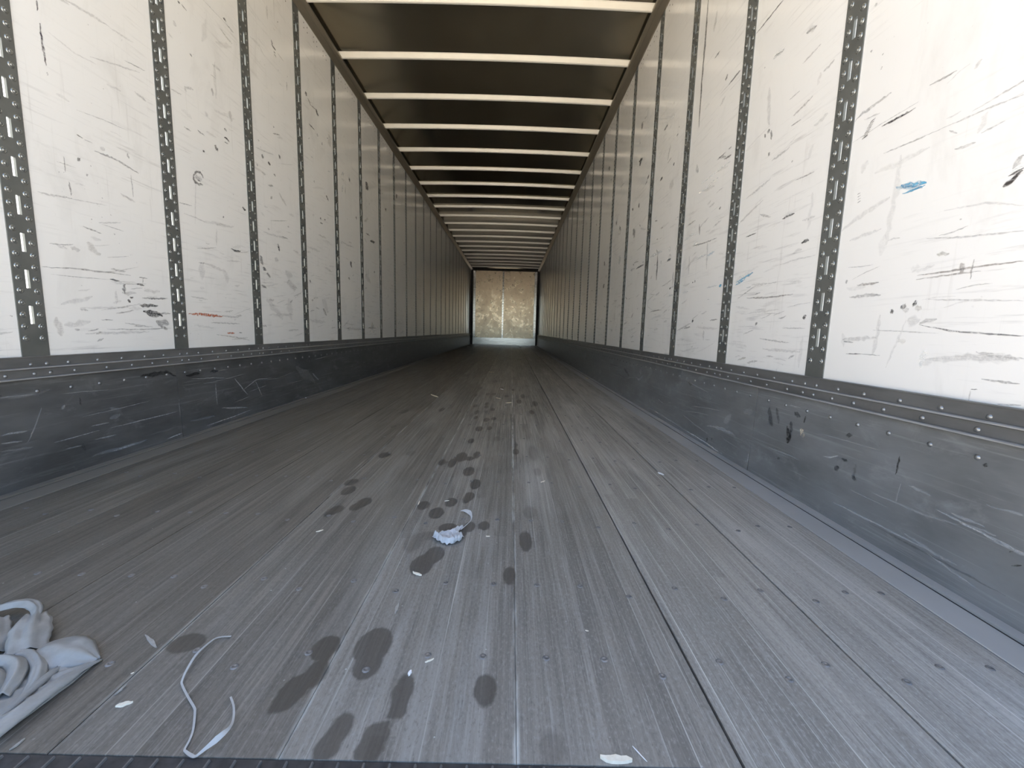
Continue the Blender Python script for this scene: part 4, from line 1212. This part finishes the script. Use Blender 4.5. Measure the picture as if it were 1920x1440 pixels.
# crumpled bag
bag = bpy.data.objects.new('plastic_bag', None)
COL.objects.link(bag)
tag(bag, 'crumpled grey-white plastic bag lying on the floor at the left', 'bag')
def spline(P, sub):
    P = [Vector(p) for p in P]
    Q = []
    for i in range(len(P) - 1):
        p0, p1, p2, p3 = P[max(i - 1, 0)], P[i], P[i + 1], P[min(i + 2, len(P) - 1)]
        for k in range(sub):
            t = k / sub
            Q.append(0.5 * ((2 * p1) + (p2 - p0) * t + (2 * p0 - 5 * p1 + 4 * p2 - p3) * t * t + (3 * p1 - p0 - 3 * p2 + p3) * t ** 3))
    Q.append(P[-1])
    return Q
def fold(name, path, width, arch, mat, parent, seed=0.0, wr=0.0022, tilt=0.0, sub=7, rows=11):
    """a draped fold of film: an arched, wrinkled band along a path of (x, y, z, width factor)"""
    Q = spline([p[:3] for p in path], sub)
    Wf = [v.x for v in spline([(p[3], 0, 0) for p in path], sub)]
    V, F = [], []
    for i, q in enumerate(Q):
        d = (Q[min(i + 1, len(Q) - 1)] - Q[max(i - 1, 0)]); d.z = 0; d.normalize()
        side = d.cross(Vector((0, 0, 1)))
        for j in range(rows):
            u = 2 * j / (rows - 1) - 1
            w = 0.5 * width * max(0.05, Wf[i])
            w *= 1 + 0.10 * mnoise.noise(Vector((i * 0.35, seed, u)))
            p = q + side * (u * w)
            h = arch * (1 - u * u) * min(1.0, Wf[i]) + tilt * u * w
            h += wr * math.sin(u * 7 + 2.5 * mnoise.noise(Vector((i * 0.12, seed, 0))) + seed) * (1 - abs(u) * .6)
            h += wr * mnoise.noise(Vector((i * 0.22, u * 4.0, seed + 5)))
            V.append((p.x, p.y, max(0.0012 + 0.0003 * (seed % 3), p.z + h)))
    for i in range(len(Q) - 1):
        for j in range(rows - 1):
            a = i * rows + j
            F.append((a, a + 1, a + rows + 1, a + rows))
    o = mesh_obj(name, V, F, mat, parent, True)
    so = o.modifiers.new('thickness', 'SOLIDIFY'); so.thickness = 0.0007; so.offset = -1
    return o
def base_h(x, y, d):
    rise = min(1.0, d / 0.010)
    return 0.0015 + rise * (0.004 + 0.003 * mnoise.noise(Vector((x * 26, y * 26, 3.1))) + 0.002 * math.sin((x - y) * 260 + 3 * mnoise.noise(Vector((x * 18, y * 18, 0)))))
out = [(-0.362, 0.600), (-0.389, 0.616), (-0.433, 0.634), (-0.452, 0.634), (-0.463, 0.624), (-0.475, 0.616), (-0.50, 0.612), (-0.545, 0.616),
       (-0.62, 0.60), (-0.64, 0.55), (-0.58, 0.50), (-0.47, 0.473), (-0.40, 0.469), (-0.366, 0.470), (-0.364, 0.504), (-0.361, 0.533), (-0.359, 0.56)]
film('body', out, base_h, BAGM, cuts=4, parent=bag)
# the long hem from the pointed tip towards the sill
fold('hem', [(-0.357, 0.602, 0.002, .10), (-0.366, 0.575, 0.005, .55), (-0.371, 0.545, 0.006, .9), (-0.374, 0.510, 0.006, 1.1), (-0.376, 0.466, 0.004, 1.2)], 0.036, 0.009, BAGM, bag, 1.0, 0.0018, tilt=-0.25)
# the flap behind it
fold('flap', [(-0.362, 0.600, 0.003, .15), (-0.388, 0.602, 0.006, .75), (-0.418, 0.606, 0.008, 1.2), (-0.445, 0.606, 0.007, 1.1), (-0.468, 0.600, 0.004, .6)], 0.056, 0.011, BAGM, bag, 2.0, 0.0016, tilt=0.12)
# gathered folds in the middle
fold('fold', [(-0.545, 0.566, 0.005, .8), (-0.505, 0.582, 0.010, 1), (-0.468, 0.578, 0.013, 1), (-0.440, 0.556, 0.011, 1), (-0.425, 0.525, 0.006, .8)], 0.024, 0.010, BAGM, bag, 3.0, 0.0014)
fold('fold', [(-0.510, 0.604, 0.006, .7), (-0.470, 0.598, 0.010, 1), (-0.436, 0.582, 0.010, 1), (-0.410, 0.556, 0.008, 1), (-0.398, 0.528, 0.004, .6)], 0.020, 0.008, BAGM, bag, 4.0, 0.0014)
fold('fold', [(-0.520, 0.545, 0.005, .8), (-0.485, 0.556, 0.011, 1.1), (-0.455, 0.542, 0.012, 1.1), (-0.435, 0.512, 0.009, 1), (-0.425, 0.478, 0.004, .7)], 0.028, 0.010, BAGM, bag, 5.0, 0.0016)
fold('fold', [(-0.405, 0.585, 0.004, .5), (-0.400, 0.560, 0.007, .9), (-0.396, 0.530, 0.007, .9), (-0.394, 0.495, 0.004, .7)], 0.014, 0.006, BAGM, bag, 6.0, 0.001)
# the carrying handle: a broad band running back into a loop
fold('handle_band', [(-0.478, 0.604, 0.008, .9), (-0.500, 0.626, 0.014, 1.0), (-0.524, 0.652, 0.018, .95), (-0.552, 0.682, 0.018, .55)], 0.050, 0.008, BAGM, bag, 7.0, 0.0028, tilt=-0.15)
fold('handle_band', [(-0.520, 0.600, 0.006, .9), (-0.548, 0.622, 0.012, 1.0), (-0.575, 0.645, 0.014, 1.0), (-0.600, 0.668, 0.014, .8)], 0.034, 0.008, BAGM, bag, 8.0, 0.0022)
fold('handle_loop', [(-0.540, 0.672, 0.020, .5), (-0.556, 0.688, 0.022, .8), (-0.580, 0.700, 0.022, 1.0), (-0.608, 0.702, 0.020, 1.1), (-0.640, 0.690, 0.014, 1.0), (-0.665, 0.668, 0.006, .8)], 0.022, 0.007, BAGM, bag, 9.0, 0.0016)

# loose strap
sp_ = [(x, y, z) for (x, y), z in zip(STRAP, [.003, .003, .004, .006, .006, .004, .003, .003, .003, .003, .002, .002, .002, .002, .003, .003, .006, .010, .012, .010, .006, .004, .003])]
sw_ = [0.62 * v for v in (.0040, .0045, .0060, .0085, .0060, .0045, .0042, .0044, .0046, .0046, .0042, .0040, .0040, .0050, .0062, .0050, .0070, .0125, .0100, .0055, .0045, .0042, .0040)]
ribbon('plastic_strap', sp_, sw_, STRAPM, 'thin white plastic strap curled in an S on the floor near the sill', 'strap',
       tilts=[0, -5, -15, -20, -15, -10, 0, 0, 0, 0, 0, 0, 0, 0, 0, -5, -30, -45, -35, -15, 0, 0, 0], thick=0.0009)

# torn wrap with a curled tail
scrap = bpy.data.objects.new('plastic_wrap_scrap', None)
COL.objects.link(scrap)
tag(scrap, 'torn scrap of white plastic wrap with a curling tail mid-floor', 'plastic scrap')
def scrap_h(x, y, d):
    rise = min(1.0, d / 0.008)
    lip = 0.014 * math.exp(-((d - 0.007) / 0.005) ** 2) * (1.0 if y < 1.02 else 0.5)
    return 0.003 + rise * 0.004 + 0.7 * lip + 0.006 * abs(mnoise.noise(Vector((x * 75, y * 55, 0)))) + 0.003 * mnoise.noise(Vector((x * 190, y * 120, 4)))
film('sheet', SCRAP, scrap_h, WHITEF, cuts=4, parent=scrap, ragged=0.0010)
tl = [(x, y, z) for (x, y), z in zip(TAIL, [.006, .010, .012, .012, .012, .008, .004])]
ribbon('tail', tl, [.006, .003, .003, .006, .012, .010, .003], WHITEF, tilts=[20, 30, 40, 50, 40, 25, 10], thick=0.0008, parent=scrap)

def chip(name, key, width, mat, label, cat, thick=0.0022, pts=None, jag=0.2, z=0.0004, group=None, lift=0.0):
    """a flat sliver of wood, straw or paper between two points"""
    (xa, ya), (xb, yb) = pts or DEBRIS[key]
    a, b = Vector((xa, ya, 0)), Vector((xb, yb, 0))
    d = (b - a); L = d.length; d.normalize()
    nrm = Vector((-d.y, d.x, 0))
    rr = random.Random(len(label) * 7 + int(xa * 1000))
    n_ = 7
    V, F = [], []
    for i in range(n_):
        t = i / (n_ - 1)
        w = width * (0.10 + 0.90 * math.sin(math.pi * (0.03 + 0.94 * t)) ** 0.9) * rr.uniform(1 - jag, 1 + jag)
        o_ = rr.uniform(-0.12, 0.12) * width
        h = thick * rr.uniform(0.8, 1.15)
        zz = z + lift * t
        for q, hh in ((-0.5, 0), (0.5, 0), (0.38, h), (-0.38, h)):
            p = a + d * (L * t) + nrm * (q * w + o_)
            V.append((p.x, p.y, zz + hh))
    for i in range(n_ - 1):
        for k in range(4):
            F.append((i * 4 + k, i * 4 + (k + 1) % 4, i * 4 + 4 + (k + 1) % 4, i * 4 + 4 + k))
    F += [(3, 2, 1, 0), tuple((n_ - 1) * 4 + k for k in range(4))]
    o = mesh_obj(name, V, F, mat)
    tag(o, label, cat, group)
    return o

chip('wood_chip', 'bright', 0.0075, WOODP, 'bright pale wood chip between the plastic bag and the strap', 'wood chip')
chip('wood_splinter', 'thin1', 0.0030, WOODG, 'thin grey splinter just above the bright chip near the bag', 'splinter', 0.0014)
chip('wood_shaving', 'leaf', 0.0065, WOODG, 'dull leaf-shaped wood shaving beside the dark drop left of the strap', 'wood shaving', 0.0012)
chip('wood_splinter', 'mini', 0.0022, WOODP, 'tiny pale splinter between the bag tip and the thin grey splinter', 'splinter', 0.0012)
chip('wood_splinter', 'cornerL', 0.0040, WOODG, 'brownish splinter at the sill below the plastic bag', 'splinter', 0.0016, pts=[[-0.334, 0.459], [-0.3325, 0.474]])
chip('wood_splinter', 's600', 0.0040, WOODP, 'bright splinter left of the drops, before the pair of wet spots', 'splinter', 0.0016)
chip('wood_stick', 's783', 0.0060, WOODP, 'short pale stick lying on the wet patch below the plastic scrap', 'stick', 0.003, jag=0.05)
chip('wood_stick', 's805', 0.0028, WOODP, 'thin pale stick beside a screw between the large front drops', 'stick', 0.0018, jag=0.05)
chip('paper_bit', 'bit768', 0.0055, FLAKE, 'white crumb on the elongated dark drop in front', 'crumb', 0.0020)
chip('wood_shaving', 'chip745', 0.0065, WOODG, 'grey-brown shaving between the stick on the wet patch and the largest drop', 'wood shaving', 0.0020)
chip('wood_chip', 'big', 0.0120, WOODP, 'large split pale wood chip lying at the rear sill', 'wood chip', 0.0035, pts=[[0.409, 0.4655], [0.449, 0.4625]])
chip('plastic_thread', 'thread', 0.0012, FLAKE, 'fine white thread lying just behind the large sill chip', 'thread', 0.0010, pts=[[0.455, 0.482], [0.468, 0.462]])
chip('wood_splinter', 's915', 0.0026, WOODP, 'small white splinter right of the torn plastic scrap', 'splinter', 0.0014)
chip('wood_splinter', 's1100', 0.0022, WOODP, 'tiny pale splinter right of the dusty centre seam', 'splinter', 0.0012)
chip('paper_flake', 'flake1238', 0.0140, FLAKE, 'white flake on the dark board seam at the right', 'paper flake', 0.0020)
chip('straw_piece', 'straw815', 0.0170, STRAW, 'yellow straw lying alone left of the distant drops', 'straw', 0.0040)
chip('straw_piece', 'st948', 0.0140, STRAW, 'pale straw on the middle boards, right one of the two by the distant drops', 'straw', 0.0030)
chip('straw_piece', 'st935', 0.0090, STRAW, 'thin straw on the middle boards, left one of the two by the distant drops', 'straw', 0.0025)
chip('wood_splinter', 'st1018', 0.0045, WOODP, 'short bright splinter right of the centre line, above the faint drop', 'splinter', 0.0018)
chip('wood_splinter', 's837', 0.0035, WOODP, 'small pale splinter across a dark drop straight above the plastic scrap', 'splinter', 0.0014)
chip('wood_splinter', 's785', 0.0030, WOODP, 'small pale splinter at the drop just above left of the plastic scrap', 'splinter', 0.0014)
chip('straw_piece', 'st921', 0.0140, STRAW, 'farthest straw piece in the middle of the floor', 'straw', 0.0030)
chip('paper_bit', 'bit940', 0.0180, FLAKE, 'small pale scrap among the farthest drops', 'scrap', 0.0030)
chip('paper_bit', 'edge', 0.0120, FLAKE, 'white crumb against the left floor edge trim', 'crumb', 0.0040, pts=[[-1.236, 3.05], [-1.222, 3.03]], z=0.005)
chip('straw_piece', 'edge2', 0.0200, STRAW, 'pale straw along the right floor edge trim', 'straw', 0.0040, pts=[[1.187, 4.98], [1.200, 4.86]], z=0.001)
chip('paper_scrap', 'wall_L', 0.0500, FLAKE, 'pale paper scrap on the floor near the left front corner', 'paper scrap', 0.0100, pts=[[-1.10, 13.2], [-0.99, 12.9]])
chip('paper_scrap', 'wall_R', 0.0500, FLAKE, 'pale paper scrap on the floor before the front wall', 'paper scrap', 0.0100, pts=[[0.56, 13.6], [0.64, 14.1]])
